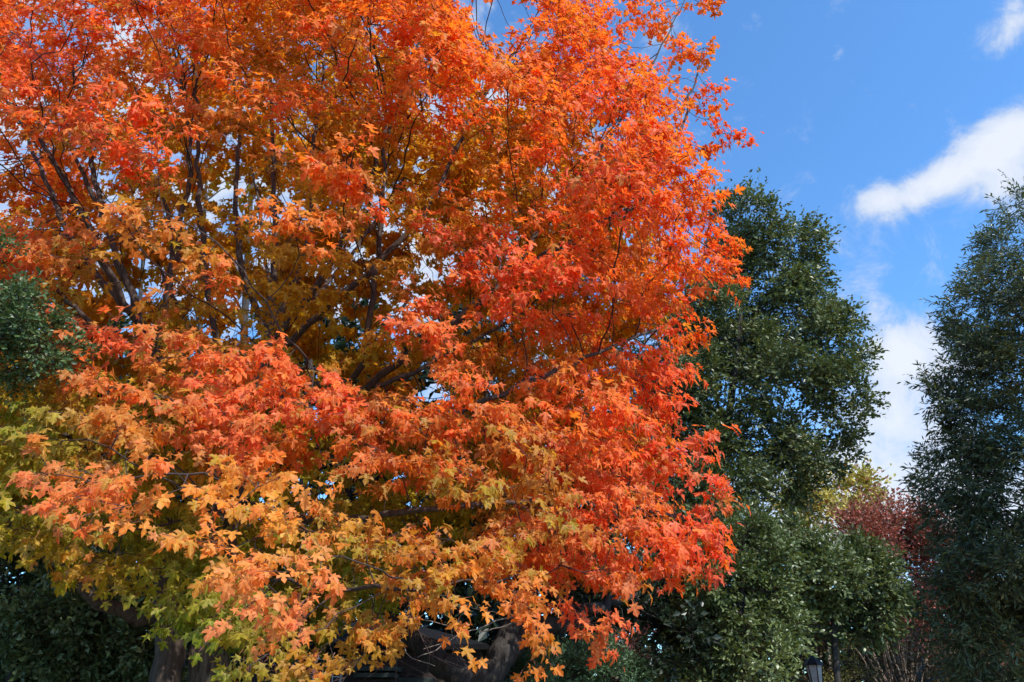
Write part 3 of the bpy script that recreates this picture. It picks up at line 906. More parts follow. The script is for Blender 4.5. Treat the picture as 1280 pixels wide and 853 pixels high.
    for (pts) in [[(560, 745, 7.5), (530, 742, 7.4), (480, 752, 7.3)], [(560, 745, 7.5), (600, 762, 7.2), (655, 770, 7.0)], [(530, 742, 7.4), (548, 765, 7.2), (575, 778, 7.1)],
                  [(640, 770, 7.4), (590, 788, 7.2), (555, 803, 7.1), (530, 812, 7.0)], [(560, 800, 7.1), (545, 812, 7), (520, 822, 6.9)], [(510, 770, 7.2), (545, 778, 7), (570, 785, 7)],
                  [(500, 800, 7), (515, 822, 6.9), (545, 832, 6.9)], [(600, 790, 7.2), (625, 785, 7.2), (650, 775, 7.2)], [(505, 762, 7), (510, 780, 7), (530, 768, 7)]]:
        S = spline([at(*q) for q in pts], .06) + off; S += rng.normal(0, .006, S.shape)
        segs.append((S, np.linspace(.0055, .0025, len(S))))
    V, Fq = chain_mesh(segs, 5)
    link_mesh('dead_twigs', np_mesh('dead_twigs', V, Fq, 4, smooth=True), M_pale, root, kind='stuff')


build_maple()


# ================================================================== OTHER TREES
def tree(name, label, cat, base, trunk, clumps, Y, colours, leaf_len, tmpl=RHOMB_T, mat=M_green, k=8, n_twig=2, tl=(.25, .55), step=.35, kill=.35, dens=1.0,
         bark=M_dbark, tr=.2, node_h=4, droop=.0, flat=1.0, up=.2, hollow=.35, nrm_up=.6, lobe=(.28, .56), yj=1.6, group=None, limbs=(), tip_r=.005, seed=1, depth=.85, thick=.03, tipdown=.0, part='foliage', limb_parts=False, arm=0):
    """clumps: (px, py, radius px[, dY]) ; returns the root"""
    global rng
    rng = np.random.default_rng(seed * 77 + 5)
    step, kill, node_h = step * .42, kill * .42, node_h + 1
    b = np.asarray(base, float)
    root = thing(name, label, cat, tuple(b), group)
    sk = Skeleton()
    sk.limb_line([b] + [np.asarray(q, float) for q in trunk], 0, step=step * .8, wig=.03 * step)
    for i, l in enumerate(limbs): sk.limb_line([np.asarray(q, float) for q in l], i + 1, step=step * .8, wig=.03)
    n_line = len(sk.p)
    A = []
    cents = []
    for c in clumps:
        dY = c[3] if len(c) > 3 else rng.uniform(-yj, yj) * .5
        y = Y + dY; p = at(c[0], c[1], y)
        dist = np.linalg.norm(p - EYE); r = c[2] * dist / F * .92
        cents.append(p)
        # lobes on each clump make the outline uneven
        nl = 7
        n = int(dens * 7 * (r / kill) ** 2.2) + 6
        lob = unit(rng.normal(0, 1, (nl, 3))) * r * .68
        w = rng.integers(0, nl, n)
        q = unit(rng.normal(0, 1, (n, 3))) * (rng.uniform(hollow, 1, n) ** .6)[:, None] * r * rng.uniform(*lobe, nl)[w][:, None]
        pts = p + lob[w] + q * np.array([1, depth, .85])
        A.append(pts)
    A = np.concatenate(A); A = A[A[:, 2] > .25]
    sk.grow(A, step=step, kill=kill, reach=40, iters=140, up=0, jit=.18)
    sk.finish(tip=tip_r, power=2.3)
    r = sk.r.copy(); m = np.where((np.array(sk.limb) == 0))[0][:60]
    hg = sk.P[m, 2] / max(sk.P[m, 2].max(), .1)
    r = np.minimum(r, tr * .6)
    r[m] = np.maximum(r[m], 0); big = r[m] > tr * .12
    r[m[big]] = np.maximum(tr * (1.15 - .8 * hg[big]), r[m[big]])
    if arm:
        for l in range(1, len(limbs) + 1):
            m = np.where(np.array(sk.limb) == l)[0]; m = m[m < n_line]
            r[m] = np.maximum(r[m], np.linspace(arm, arm * .35, len(m)))
    sk.r = r
    centre = np.mean(cents, 0)
    cw = np.array(cents)
    sk.P = sk.P - b
    Vt, Ft = wood(sk, name, root, bark, bark, thick, .0, sides=6, limb_parts=limb_parts)
    nodes = np.where((sk.h <= node_h) & (sk.P[:, 2] > .3))[0]
    # outward = away from the nearest clump centre and from the crown's axis
    Pn = sk.P[nodes] + b
    near = cw[((Pn[:, None] - cw[None]) ** 2).sum(2).argmin(1)]
    outn = unit(unit(Pn - near) + .5 * unit(Pn - centre))
    idx = np.repeat(np.arange(len(nodes)), n_twig)
    base_ = sk.P[nodes[idx]]
    d = sk.dir[nodes[idx]] * .6 + outn[idx] * .5 + unit(rng.normal(0, 1, base_.shape)) * .9
    d[:, 2] = d[:, 2] * flat + up - droop
    d = unit(d); ln = rng.uniform(*tl, len(d)); ln = np.where(rng.random(len(d)) < .06, ln * 1.8, ln)
    Vs, Fs = tubes(np.column_stack([base_, base_ + d * ln[:, None], np.full(len(ln), tip_r * .8), np.full(len(ln), tip_r * .3)]), 3)
    V, Fq = join([(Vt, Ft), (Vs, Fs)])
    link_mesh('twigs', np_mesh('twigs', V, Fq, 4, smooth=True), bark, root, kind='stuff')
    pos, pdir, dd = leaves_on(base_, d, ln, k, (.005, .03), spread=.9, sag=.0)
    n = len(pos)
    tip = unit(pdir + dd * .4 + np.array([0, 0, -tipdown]) + rng.normal(0, .3, (n, 3)))
    on = np.repeat(outn[idx], k, 0)
    nrm = unit(on * .5 + np.array([0, 0, nrm_up]) + rng.normal(0, .75, (n, 3)))
    size = leaf_len * np.clip(rng.normal(1, .22, n), .5, 1.6)
    ca, cb = np.array(colours[0]), np.array(colours[1])
    w = np.clip(.5 + .45 * field(pos, .9, seed) + rng.normal(0, .22, n), 0, 1)[:, None]
    cc = (ca * (1 - w) + cb * w) * np.exp(rng.normal(0, .18, n))[:, None]
    if len(colours) > 2:
        q = rng.random(n) < .06
        cc[q] = np.array(colours[2])
    me = leaf_mesh(part, pos, tip, nrm, size, np.clip(cc, 0, .9), tmpl, fold=(.1, .5), curl=(-.3, .1))
    link_mesh(part, me, mat, root, kind='stuff')
    print(name, 'nodes', len(sk.P), 'leaves', n)
    return root


def gp(px, Y, z=0.0):
    p = at(px, 850, Y); p[2] = z
    return p


DG = ((.075, .10, .032), (.17, .195, .075), (.17, .17, .06))

# tall evergreen just right of the maple
b = gp(880, 21)
tree('evergreen_tree', 'tall dark evergreen tree with a knobbly crown against the sky just right of the maple', 'tree', b,
     [b + (0, 0, 4), at(905, 560, 21), at(925, 400, 21), at(932, 260, 21)],
     [(928, 275, 36), (965, 300, 34), (1000, 300, 24), (905, 330, 50), (950, 350, 48), (1005, 345, 30), (985, 395, 46), (930, 420, 56), (1040, 430, 40), (1066, 450, 21), (1045, 490, 40), (1058, 530, 24),
      (985, 475, 50), (900, 490, 60), (860, 470, 40), (860, 540, 56), (935, 555, 58), (1005, 550, 44), (1035, 575, 28), (975, 605, 36), (900, 610, 52), (850, 610, 50), (880, 400, 50), (800, 640, 46), (785, 700, 46), (840, 400, 44), (830, 470, 44), (820, 560, 50), (815, 620, 50), (870, 680, 60), (930, 650, 40)],
     21, DG, .13, k=8, n_twig=3, tl=(.3, .65), step=.42, kill=.43, dens=1.35, lobe=(.34, .64), tr=.33, node_h=3, seed=2)

# leafy evergreens below it
b = gp(1045, 15.5)
tree('round_evergreen', 'rounded glossy evergreen tree in the middle distance in front of the red crape myrtle', 'tree', b,
     [b + (0, 0, 1.6), at(1040, 760, 15.5), at(1030, 700, 15.5)],
     [(1000, 685, 34), (1045, 697, 34), (1085, 712, 30), (1110, 725, 30), (1070, 735, 42), (1020, 720, 44), (1120, 755, 20), (975, 700, 36), (1050, 770, 30), (1090, 772, 26), (1000, 765, 30)],
     15.5, ((.08, .11, .034), (.175, .21, .08), (.18, .22, .08)), .095, tmpl=OVAL_T, k=8, n_twig=3, tl=(.18, .42), step=.26, kill=.26, dens=1.3, tr=.085, node_h=3, seed=3)
b = gp(930, 12.8)
tree('leafy_evergreen', 'leafy evergreen with pale glinting leaves at the bottom below the tall evergreen', 'tree', b,
     [b + (0, 0, 1.2), at(930, 800, 12.8), at(925, 700, 12.8)],
     [(900, 850, 34), (850, 850, 26), (905, 670, 34), (940, 690, 38), (890, 710, 34), (935, 745, 46), (965, 790, 40), (930, 820, 50), (962, 838, 28), (885, 780, 38), (890, 650, 26), (955, 655, 24)],
     12.8, ((.08, .115, .034), (.185, .225, .08), (.2, .24, .1)), .08, tmpl=OVAL_T, k=9, n_twig=3, tl=(.18, .42), step=.24, kill=.24, dens=1.3, tr=.1, node_h=3, seed=4)
# dark forked tree
b = gp(585, 11.5)
tree('forked_tree', 'shadowed dark tree with a black forked trunk at the bottom under the maple', 'tree', b,
     [b + (0, 0, .9), at(585, 862, 11.5)],
     [(770, 720, 50), (830, 740, 46), (870, 760, 40), (800, 770, 48), (750, 760, 36), (850, 800, 40), (700, 700, 50), (640, 690, 40), (560, 700, 50), (470, 720, 50), (520, 760, 30), (800, 815, 26)],
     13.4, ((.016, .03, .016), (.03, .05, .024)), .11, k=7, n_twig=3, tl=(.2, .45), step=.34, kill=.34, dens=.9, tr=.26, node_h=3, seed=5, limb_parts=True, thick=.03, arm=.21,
     limbs=[[at(585, 862, 11.5), at(622, 832, 11.7), at(650, 800, 12), at(720, 772, 12.6), at(790, 745, 13.2)], [at(585, 862, 11.5), at(555, 830, 11.6), at(520, 800, 12), at(470, 760, 12.8)],
            [at(622, 832, 11.7), at(640, 780, 12), at(650, 700, 12.6)]])
# the big tree at the right edge
b = gp(1330, 16)
tree('willow_oak', 'tall airy narrow leaved dark green oak cut by the right edge of the picture', 'tree', b,
     [b + (0, 0, 3), at(1310, 650, 16), at(1300, 450, 16), at(1295, 250, 16)],
     [(1275, 262, 22), (1262, 310, 30), (1238, 355, 24), (1275, 365, 46), (1205, 395, 22), (1240, 410, 44), (1195, 445, 26), (1215, 470, 44), (1275, 470, 56), (1175, 490, 18), (1195, 530, 42), (1250, 545, 56), (1165, 590, 22),
      (1195, 600, 40), (1250, 620, 50), (1290, 590, 60), (1180, 640, 22), (1225, 680, 42), (1280, 690, 60), (1220, 740, 46), (1270, 770, 60), (1190, 770, 32), (1230, 810, 50), (1280, 830, 60), (1185, 715, 24), (1400, 400, 80, -3), (1430, 520, 80, -4), (1470, 320, 80, -3), (1400, 620, 80, -4), (1330, 400, 60), (1340, 620, 60), (1340, 760, 60)],  # outermost clumps, out of view, added to shade the lower crown
     16, ((.075, .098, .042), (.145, .165, .078), (.18, .15, .05)), .14, tmpl=SLIM_T, k=10, n_twig=3, tl=(.3, .6), step=.38, kill=.38, dens=.7, tr=.34, node_h=3, seed=6, tipdown=.35, up=.25)
# red crape myrtle and its neighbours
b = gp(1120, 24)
myrtle = tree('crape_myrtle', 'red leaved crape myrtle with bare fanned stems between the rounded evergreen and the oak', 'tree', b,
     [b + (0, 0, 1.0), at(1118, 760, 24), at(1120, 690, 24)],
     [(1080, 668, 22), (1105, 662, 22), (1150, 665, 20), (1095, 680, 26), (1130, 680, 26), (1190, 690, 20), (1200, 720, 20), (1180, 740, 22), (1165, 760, 20), (1120, 690, 26), (1160, 675, 26), (1150, 705, 26), (1180, 695, 20), (1190, 715, 16), (1075, 690, 20), (1060, 665, 16), (1130, 642, 12), (1165, 650, 10), (1145, 740, 20), (1160, 780, 18)],
     24, ((.28, .07, .05), (.44, .14, .10), (.16, .13, .04)), .11, mat=M_soft, k=9, n_twig=3, tl=(.3, 1.1), step=.36, kill=.36, dens=1.2, tr=.05, node_h=3, seed=7, up=.6, bark=bark_mat('myrtle_bark', (.16, .10, .07), (.36, .26, .18)),
     limbs=[[b, b + (.25 * i, 0, 1.2), at(1118 + i * 14, 800, 24), at(1118 + i * 22, 720, 24)] for i in (-3, -2, -1, 1, 2, 3)], limb_parts=True, thick=.02)
ch = []
for i in range(22):
    px = rng.uniform(1045, 1195); q0 = np.array([rng.normal(0, .25), rng.normal(0, .2), 0]); q1 = at(px, rng.uniform(730, 800), 23.4 + rng.uniform(-.8, .8)) - b
    mid_ = q0 * .55 + q1 * .45 + np.array([(q0 - q1)[0] * .12, 0, .15]); S = spline([q0, mid_, q1], .2); S[1:] += rng.normal(0, .012, S[1:].shape)
    V, Fq = chain_mesh([(S, np.linspace(.042, .014, len(S)))], 6)
    link_mesh('stem', np_mesh('stem', V, Fq, 4, smooth=True), bpy.data.materials['myrtle_bark'], myrtle)
b = gp(1040, 29)
tree('yellowing_tree', 'sparse yellow green tree showing above the rounded evergreen', 'tree', b,
     [b + (0, 0, 3), at(1035, 700, 29), at(1035, 620, 29)],
     [(1010, 612, 20), (1040, 602, 20), (1072, 618, 20), (1090, 632, 12), (1025, 650, 26), (1060, 655, 24), (990, 645, 18), (1000, 670, 24)],
     29, ((.38, .32, .06), (.62, .52, .12), (.30, .10, .04)), .19, mat=M_soft, k=6, n_twig=3, tl=(.4, .8), step=.4, kill=.4, dens=1, tr=.12, node_h=2, seed=8, up=.5, bark=bark_mat('pale_bark', (.12, .10, .08), (.26, .22, .18)))
# low shrubs
b = gp(715, 12.6)
tree('juniper_shrub', 'low feathery bluish green shrub at the bottom edge right of the forked trunk', 'shrub', b,
     [b + (0, 0, .5), at(715, 850, 12.6)], [(665, 860, 36), (700, 838, 34), (740, 840, 38), (780, 862, 34), (715, 870, 50), (650, 885, 30), (755, 880, 50)],
     12.6, ((.06, .12, .06), (.12, .20, .09)), .065, tmpl=SLIM_T, k=9, n_twig=3, tl=(.10, .26), step=.16, kill=.16, dens=1.0, tr=.05, node_h=3, seed=9, up=.5, tip_r=.003)
b = gp(780, 19)
tree('russet_shrub', 'thin reddish brown shrub in shade behind the low feathery shrub', 'shrub', b,
     [b + (0, 0, .8), at(785, 820, 19)], [(770, 800, 22), (795, 795, 18), (785, 825, 26), (760, 825, 18)],
     19, ((.12, .03, .025), (.22, .07, .05)), .08, mat=M_soft, k=7, n_twig=2, tl=(.2, .45), step=.28, kill=.28, dens=.7, tr=.04, node_h=3, seed=10, up=.5)
b = gp(860, 15)
tree('bronze_shrub', 'bare stemmed bronze shrub at the bottom left of the leafy evergreen', 'shrub', b,
     [b + (0, 0, .6), at(860, 850, 15)], [(845, 840, 28), (880, 845, 26), (865, 820, 20), (820, 860, 26)],
     15, ((.14, .06, .03), (.09, .09, .03)), .06, mat=M_soft, k=6, n_twig=2, tl=(.2, .4), step=.24, kill=.24, dens=.6, tr=.03, node_h=3, seed=11, up=.6)
b = gp(1150, 17)
tree('olive_shrub', 'thin olive brown shrub below the crape myrtle at the bottom right', 'shrub', b,
     [b + (0, 0, .6), at(1150, 850, 17)], [(1170, 825, 26), (1140, 850, 22), (1200, 840, 26), (1230, 850, 26), (1100, 860, 22)],
     19, ((.09, .07, .03), (.16, .10, .05), (.25, .10, .06)), .07, mat=M_soft, k=6, n_twig=2, tl=(.2, .5), step=.28, kill=.28, dens=.6, tr=.04, node_h=3, seed=12, up=.6)
b = gp(1068, 22)
tree('yellow_shrub', 'small yellow green shrub right of the black street lamp', 'shrub', b,
     [b + (0, 0, .6), at(1068, 850, 22)], [(1062, 835, 16), (1078, 850, 16), (1060, 812, 9), (1045, 855, 12)],
     22, ((.16, .16, .03), (.28, .24, .05)), .07, mat=M_soft, k=6, n_twig=2, tl=(.15, .35), step=.24, kill=.24, dens=.7, tr=.03, node_h=3, seed=13, up=.6)

# hollies at the left
b = gp(-160, 6.6)
tree('holly_tree', 'small leaved holly branch reaching in at the left edge in front of the maple', 'tree', b,
     [b + (0, 0, 2.5), at(-140, 450, 6.1), at(-60, 430, 5.9)],
     [(5, 385, 32), (40, 400, 34), (70, 425, 28), (20, 440, 36), (60, 455, 24), (-20, 420, 40), (-60, 400, 50), (-40, 330, 30), (5, 310, 12), (-60, 460, 40)],
     5.9, ((.05, .09, .03), (.12, .18, .06), (.22, .24, .12)), .042, tmpl=RHOMB_T, k=7, n_twig=2, tl=(.07, .18), step=.10, kill=.10, dens=.6, tr=.12, node_h=4, seed=14, tip_r=.002, thick=.02, yj=.5)
b = gp(20, 12)
tree('broadleaf_evergreen', 'dark glossy evergreen filling the bottom left corner behind the maple trunk', 'tree', b,
     [b + (0, 0, 1.5), at(20, 760, 12)],
     [(15, 700, 38), (45, 735, 40), (5, 760, 45), (70, 780, 50), (110, 740, 30), (120, 800, 44), (40, 820, 50), (150, 830, 40), (100, 850, 46), (175, 800, 30), (0, 840, 50), (200, 850, 36), (-40, 780, 50), (150, 770, 30), (20, 670, 20)],
     12, ((.06, .09, .034), (.14, .18, .075), (.2, .22, .12)), .09, k=8, n_twig=3, tl=(.15, .35), step=.24, kill=.24, dens=.9, tr=.12, node_h=3, seed=15)

# ---- trees behind the maple, seen through it
b = gp(620, 24)
b = gp(720, 24)
tree('pine_tree', 'grey green needled pine glimpsed through gaps behind the middle of the maple', 'tree', b,
     [b + (0, 0, 5), at(625, 500, 24), at(640, 300, 24), at(645, 230, 24)],
     [(640, 290, 40), (600, 320, 45), (680, 330, 50), (730, 370, 50), (640, 380, 60), (580, 400, 50), (700, 430, 60), (620, 470, 60), (760, 440, 50), (780, 520, 60)],
     24, ((.03, .055, .035), (.075, .10, .07)), .20, tmpl=SLIM_T, k=9, n_twig=2, tl=(.3, .7), step=.6, kill=.6, dens=.6, tr=.3, node_h=2, seed=16)
b = gp(420, 26)
tree('shade_tree', 'dark evergreen mass seen through the lower middle of the maple', 'tree', b,
     [b + (0, 0, 5), at(430, 600, 26), at(440, 420, 26)],
     [(380, 420, 50), (460, 440, 60), (540, 480, 60), (400, 520, 70), (500, 560, 70), (600, 570, 70), (350, 600, 70), (450, 640, 70), (550, 650, 70), (650, 640, 70), (300, 680, 60), (400, 720, 60), (500, 730, 60), (600, 740, 60), (700, 700, 60), (290, 540, 50), (560, 800, 50), (640, 810, 50), (460, 800, 50), (360, 780, 50), (250, 700, 50), (330, 500, 40), (420, 480, 50), (560, 420, 40), (680, 560, 60), (740, 620, 60)],
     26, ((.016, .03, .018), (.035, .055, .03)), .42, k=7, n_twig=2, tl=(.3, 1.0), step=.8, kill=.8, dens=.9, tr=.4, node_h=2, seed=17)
b = gp(120, 22)
tree('cedar_tree', 'dark evergreen seen through the left of the maple behind the holly', 'tree', b,
     [b + (0, 0, 5), at(120, 600, 22), at(130, 420, 22)],
     [(110, 410, 30), (150, 430, 30), (120, 480, 50), (200, 480, 50), (60, 520, 60), (140, 560, 60), (220, 560, 60), (60, 620, 60), (150, 650, 60), (240, 640, 60), (80, 710, 60), (180, 720, 60), (260, 720, 60), (230, 790, 60), (300, 790, 60), (0, 660, 60), (60, 380, 20), (150, 800, 60), (290, 850, 50), (340, 860, 50), (230, 860, 50), (350, 800, 40)],
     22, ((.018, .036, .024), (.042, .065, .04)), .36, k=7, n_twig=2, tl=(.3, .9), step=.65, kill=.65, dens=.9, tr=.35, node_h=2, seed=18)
b = gp(860, 30)
tree('background_tree', 'shadowed green tree filling the gap beneath the tall evergreen', 'tree', b,
     [b + (0, 0, 4), at(860, 750, 30), at(860, 700, 30)],
     [(760, 740, 60), (820, 740, 60), (880, 760, 60), (950, 740, 50), (1010, 760, 50), (1060, 790, 50), (1110, 800, 50), (1170, 800, 50), (1230, 800, 50), (780, 820, 60), (860, 830, 60), (940, 830, 60), (700, 800, 60), (1000, 820, 40), (1270, 740, 50), (1090, 750, 30), (1210, 740, 30)],
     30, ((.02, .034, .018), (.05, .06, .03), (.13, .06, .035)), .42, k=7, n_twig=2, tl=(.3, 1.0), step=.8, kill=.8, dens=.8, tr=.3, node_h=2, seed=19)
b = gp(1150, 27)
tree('russet_tree', 'low brownish tree in shade behind the crape myrtle stems at the bottom right', 'tree', b,
     [b + (0, 0, 1), at(1150, 800, 27)],
     [(1040, 830, 36), (1090, 815, 36), (1140, 820, 40), (1190, 815, 40), (1240, 820, 40), (1280, 800, 50), (1010, 800, 30), (1160, 780, 30), (1110, 850, 40), (1200, 850, 40), (1270, 850, 40), (1050, 860, 30), (900, 850, 30), (960, 860, 30), (1210, 770, 30)],
     27, ((.07, .05, .022), (.14, .085, .035), (.26, .09, .05)), .20, mat=M_soft, k=7, n_twig=2, tl=(.3, .8), step=.6, kill=.6, dens=.9, tr=.2, node_h=2, seed=21)
# tall slim grey stems far back
for i, (x0, x1, ytop, Y, rr) in enumerate([(285, 322, 120, 17, .16), (238, 262, 160, 19, .13), (372, 400, 90, 18, .14), (150, 190, 200, 18, .12)]):
    b = gp(x0, Y)
    rng = np.random.default_rng(90 + i)
    root = thing('bare_tree', ['tallest grey bare tree stem behind the upper left of the maple', 'slim grey bare stem behind the left maple limbs', 'grey bare stem behind the maple left of its middle', 'thin grey bare stem behind the far left maple limbs'][i],
                 'tree', tuple(b), 'bare grey trees behind the maple')
    top = at(x1, ytop, Y)
    S = spline([b, b * .6 + top * .4 + (.1, 0, 0), b * .25 + top * .75, top], .5) - b
    V, Fq = chain_mesh([(S, np.interp(np.linspace(0, 1, len(S)), [0, 1], [rr, rr * .25]))], 9, wob=.04)
    link_mesh('trunk', np_mesh('trunk', V, Fq, 4, smooth=True), bark_mat('grey_bark', (.03, .025, .022), (.085, .07, .06)) if i == 0 else bpy.data.materials['grey_bark'], root)
    ch = []
    for j in range(15):
        t = rng.uniform(.4, .98); s = S[int(t * (len(S) - 1))]
        d = unit(np.array([rng.normal(), rng.normal(), 1.6])); l = rng.uniform(1.2, 3.2) * (1.2 - t * .6)
        P = [s]
        for q in range(6):
            d = unit(d + rng.normal(0, .16, 3) + (0, 0, .08)); P.append(P[-1] + d * l / 6)
            if q > 1:
                e = unit(d + rng.normal(0, .5, 3)); ch.append((np.array([P[-1], P[-1] + e * l * .2, P[-1] + unit(e + (0, 0, .4)) * l * .38]), np.array([.012, .009, .005])))
        ch.append((np.array(P), np.linspace(.032, .006, len(P))))
    V, Fq = chain_mesh(ch, 5)
    link_mesh('branches', np_mesh('branches', V, Fq, 4, smooth=True), bpy.data.materials['grey_bark'], root, kind='stuff')


# ================================================================== BUILDINGS AND LAMP
def box_v(c, s):
    x, y, z = c; a, b, h = s[0] / 2, s[1] / 2, s[2] / 2
    return [(x + i * a, y + j * b, z + k * h) for k in (-1, 1) for i, j in ((-1, -1), (1, -1), (1, 1), (-1, 1))]


BOXF = [(0, 3, 2, 1), (4, 5, 6, 7), (0, 1, 5, 4), (1, 2, 6, 5), (2, 3, 7, 6), (3, 0, 4, 7)]


def boxes(name, lst, mat, parent, bevel=0, **props):
    V, Fc = [], []
    for c, s in lst:
        o = len(V); V += box_v(c, s); Fc += [tuple(i + o for i in f) for f in BOXF]
    ob = mesh_py(name, V, Fc, mat, parent, **props)
    if bevel:
        m = ob.modifiers.new('bevel', 'BEVEL'); m.width = bevel; m.segments = 2
    return ob


M_brick = brick_mat('shaded_brick', (.045, .022, .017), (.032, .018, .014), (.05, .045, .04))  # brick darkened to stand in for shade that nothing casts on the house
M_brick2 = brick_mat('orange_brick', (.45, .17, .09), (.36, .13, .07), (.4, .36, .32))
M_slate = flat_mat('slate_roof', (.012, .012, .013), .95, spec=.1, scale=12, bump=.4)  # roof colour also lowered in place of the house's missing shade
M_white = flat_mat('white_paint', (.72, .73, .74), .5)
M_ggreen = flat_mat('green_paint', (.03, .045, .04), .5)
M_glass = glass_mat('window_glass')
M_glassb = glass_mat('bluish_glass', (.12, .17, .22))
M_black = flat_mat('black_iron', (.012, .012, .013), .4, metal=.3)


def window(root, cx, yf, cz, w, h, cols, rows, fm, gm):
    f = boxes('window', [((cx - w / 2 + .03, yf - .03, cz), (.06, .08, h)), ((cx + w / 2 - .03, yf - .03, cz), (.06, .08, h)),
                         ((cx, yf - .03, cz + h / 2 - .03), (w - .124, .078, .06)), ((cx, yf - .03, cz - h / 2 + .03), (w - .124, .078, .06))], fm, root)
    boxes('sill', [((cx, yf - .07, cz - h / 2 - .04), (w + .16, .16, .07))], fm, f)
    bars = [((cx - w / 2 + w * i / cols, yf - .02, cz), (.022, .03, h - .124)) for i in range(1, cols)]
    bars += [((cx, yf - .022, cz - h / 2 + h * i / rows), (w - .126, .024, .022)) for i in range(1, rows)]
    boxes('glazing_bars', bars, fm, f)
    pw, ph = w / cols, h / rows
    for i in range(cols):
        for j in range(rows):
            boxes('pane', [((cx - w / 2 + pw * (i + .5), yf - .004, cz - h / 2 + ph * (j + .5)), (pw - .024, .006, ph - .024))], gm, f)
    return f


def house():
    Yh = 19.0
    c = at(455, 850, Yh); b = np.array([c[0], Yh, 0.0])
    root = thing('brick_house', 'shadowed dark brick house low behind the maple with a small paned window', 'house', tuple(b))
    w, d, h = 5.4, 7.0, 2.7
    def lx(px): return at(px, 850, Yh)[0] - b[0]
    wx, wz = lx(408), at(408, 850, Yh)[2] - .15
    ww, wh = .72, 1.3
    x0, x1 = -w / 2, w / 2
    # front wall built round the window opening
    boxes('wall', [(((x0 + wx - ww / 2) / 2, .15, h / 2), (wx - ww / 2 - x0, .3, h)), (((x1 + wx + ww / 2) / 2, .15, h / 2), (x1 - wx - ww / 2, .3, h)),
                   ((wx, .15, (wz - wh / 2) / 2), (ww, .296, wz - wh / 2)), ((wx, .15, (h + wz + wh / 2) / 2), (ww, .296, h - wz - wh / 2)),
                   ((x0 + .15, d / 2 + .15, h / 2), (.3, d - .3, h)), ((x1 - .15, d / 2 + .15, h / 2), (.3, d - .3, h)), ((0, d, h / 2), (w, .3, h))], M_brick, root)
    window(root, wx, .1, wz, ww, wh, 3, 6, M_white, M_glass)
    # hipped roof
    e = .2; z0, z1 = h, h + 1.0
    V = [(x0 - e, -e, z0), (x1 + e, -e, z0), (x1 + e, d + e, z0), (x0 - e, d + e, z0), (x0 - e, -e, z0 + .12), (x1 + e, -e, z0 + .12), (x1 + e, d + e, z0 + .12), (x0 - e, d + e, z0 + .12), (-.3, d * .4, z1), (.3, d * .6, z1)]
    mesh_py('roof', V, [(0, 3, 2, 1), (0, 1, 5, 4), (1, 2, 6, 5), (2, 3, 7, 6), (3, 0, 4, 7), (4, 5, 8), (5, 6, 9, 8), (6, 7, 9), (7, 4, 8, 9)], M_slate, root)
    # bay with a green shelf-like canopy
    bx0, bx1 = lx(448), lx(502); bm = (bx0 + bx1) / 2; bw = bx1 - bx0
    zt = at(470, 838, Yh)[2]
    boxes('bay_canopy', [((bm, -.45, zt), (bw, .9, .09)), ((bm, -.45, zt - .13), (bw - .1, .84, .1))], M_ggreen, root, bevel=.01)
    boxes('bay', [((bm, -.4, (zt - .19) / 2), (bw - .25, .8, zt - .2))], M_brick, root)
    for s in (bx0 + .35, bx1 - .35):
        boxes('shutter', [((s, -.83, zt - .75), (.22, .04, .9))], M_ggreen, root)
    boxes('door', [((lx(520), -.03, 1.05), (.9, .06, 2.1))], M_ggreen, root, bevel=.01)


house()


def outbuilding():
    Yh = 27.0
    b = gp(628, Yh)
    root = thing('garage', 'little orange brick building with white trim low behind the forked trunk', 'garage', tuple(b))
    boxes('wall', [((0, 1.5, 1.2), (2.6, 3, 2.4))], M_brick2, root)
    V = [(-1.5, -.2, 2.4), (1.5, -.2, 2.4), (1.5, 3.2, 2.4), (-1.5, 3.2, 2.4), (0, -.2, 3.2), (0, 3.2, 3.2)]
    mesh_py('roof', V, [(0, 3, 2, 1), (0, 1, 4), (2, 3, 5), (1, 2, 5, 4), (3, 0, 4, 5)], M_slate, root)
    window(root, -.3, -.01, 1.7, .8, .9, 2, 2, M_white, M_glassb)
    boxes('corner_board', [((-1.27, -.03, 1.2), (.12, .06, 2.4)), ((1.27, -.03, 1.2), (.12, .06, 2.4))], M_white, root)


outbuilding()


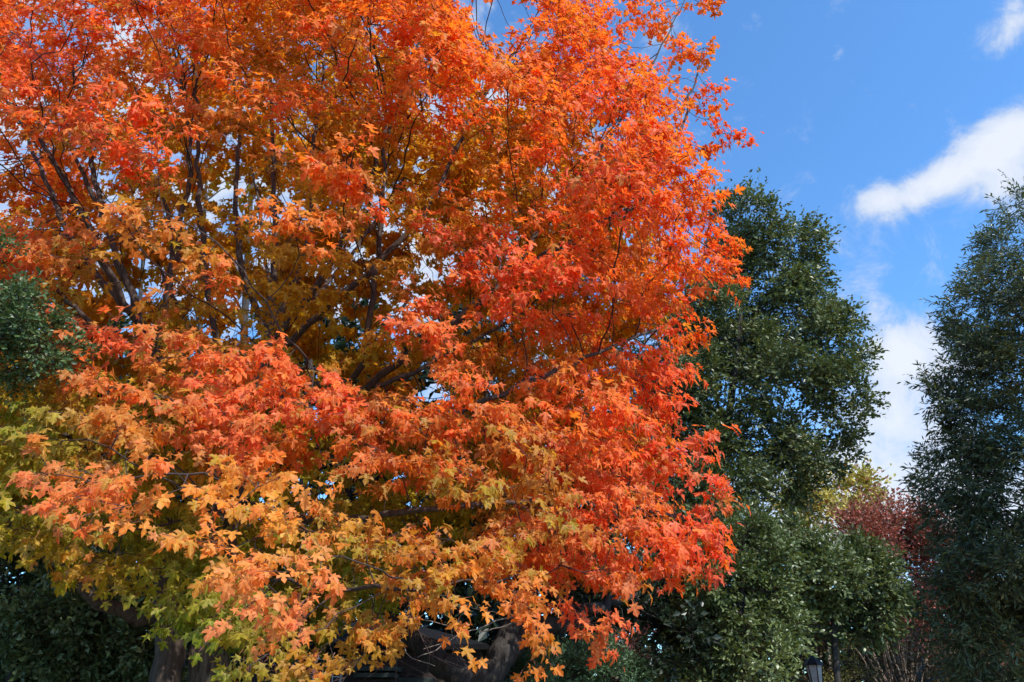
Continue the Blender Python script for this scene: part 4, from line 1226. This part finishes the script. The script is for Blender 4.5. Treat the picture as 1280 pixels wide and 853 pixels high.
def lathe(name, prof, n, mat, parent, loc=(0, 0, 0), smooth=True):
    V, Fc = [], []
    for r, z in prof:
        for i in range(n):
            a = 2 * math.pi * (i + .5) / n
            V.append((loc[0] + r * math.cos(a), loc[1] + r * math.sin(a), loc[2] + z))
    for k in range(len(prof) - 1):
        for i in range(n):
            j = (i + 1) % n
            Fc.append((k * n + i, k * n + j, (k + 1) * n + j, (k + 1) * n + i))
    Fc.append(tuple(range(n - 1, -1, -1))); Fc.append(tuple((len(prof) - 1) * n + i for i in range(n)))
    return mesh_py(name, V, Fc, mat, parent, smooth=smooth)


def street_lamp():
    Yl = 22.0
    b = gp(1020, Yl); top = at(1021, 812, Yl)[2]     # tip of the finial
    zb = top - 1.02                                   # foot of the lantern
    root = thing('street_lamp', 'black post lantern with pale glass panes standing among the shrubs at the bottom right', 'street lamp', tuple(b))
    lathe('post', [(.16, 0), (.17, .12), (.12, .2), (.10, .6), (.07, .68), (.055, zb - .12), (.08, zb - .1), (.05, zb - .04), (.09, zb)], 14, M_black, root)
    lathe('lantern_base', [(.09, 0), (.15, .03), (.15, .06)], 6, M_black, root, (0, 0, zb), False)
    lathe('roof', [(.26, .62), (.25, .66), (.12, .80), (.06, .84)], 6, M_black, root, (0, 0, zb), False)
    lathe('finial', [(.03, .84), (.045, .88), (.02, .92), (.035, .95), (.005, 1.02)], 10, M_black, root, (0, 0, zb))
    M_lg = flat_mat('lantern_glass', (.68, .60, .56), .35)
    for i in range(6):
        a0, a1 = 2 * math.pi * (i + .5) / 6, 2 * math.pi * (i + 1.5) / 6
        q = lambda a, r, z: (r * math.cos(a), r * math.sin(a), zb + z)
        f = .985
        V = [q(a0, .14 * f, .06), q(a1, .14 * f, .06), q(a1, .22 * f, .62), q(a0, .22 * f, .62), q(a0, .13 * f, .06), q(a1, .13 * f, .06), q(a1, .21 * f, .62), q(a0, .21 * f, .62)]
        mesh_py('pane', V, [(0, 1, 2, 3), (7, 6, 5, 4), (0, 4, 5, 1), (1, 5, 6, 2), (2, 6, 7, 3), (3, 7, 4, 0)], M_lg, root)
        P = np.array([q(a0, .145, .05), q(a0, .225, .63)])
        V2, F2 = chain_mesh([(P, np.array([.013, .013]))], 5)
        link_mesh('glazing_bar', np_mesh('glazing_bar', V2, F2, 4), M_black, root)


street_lamp()
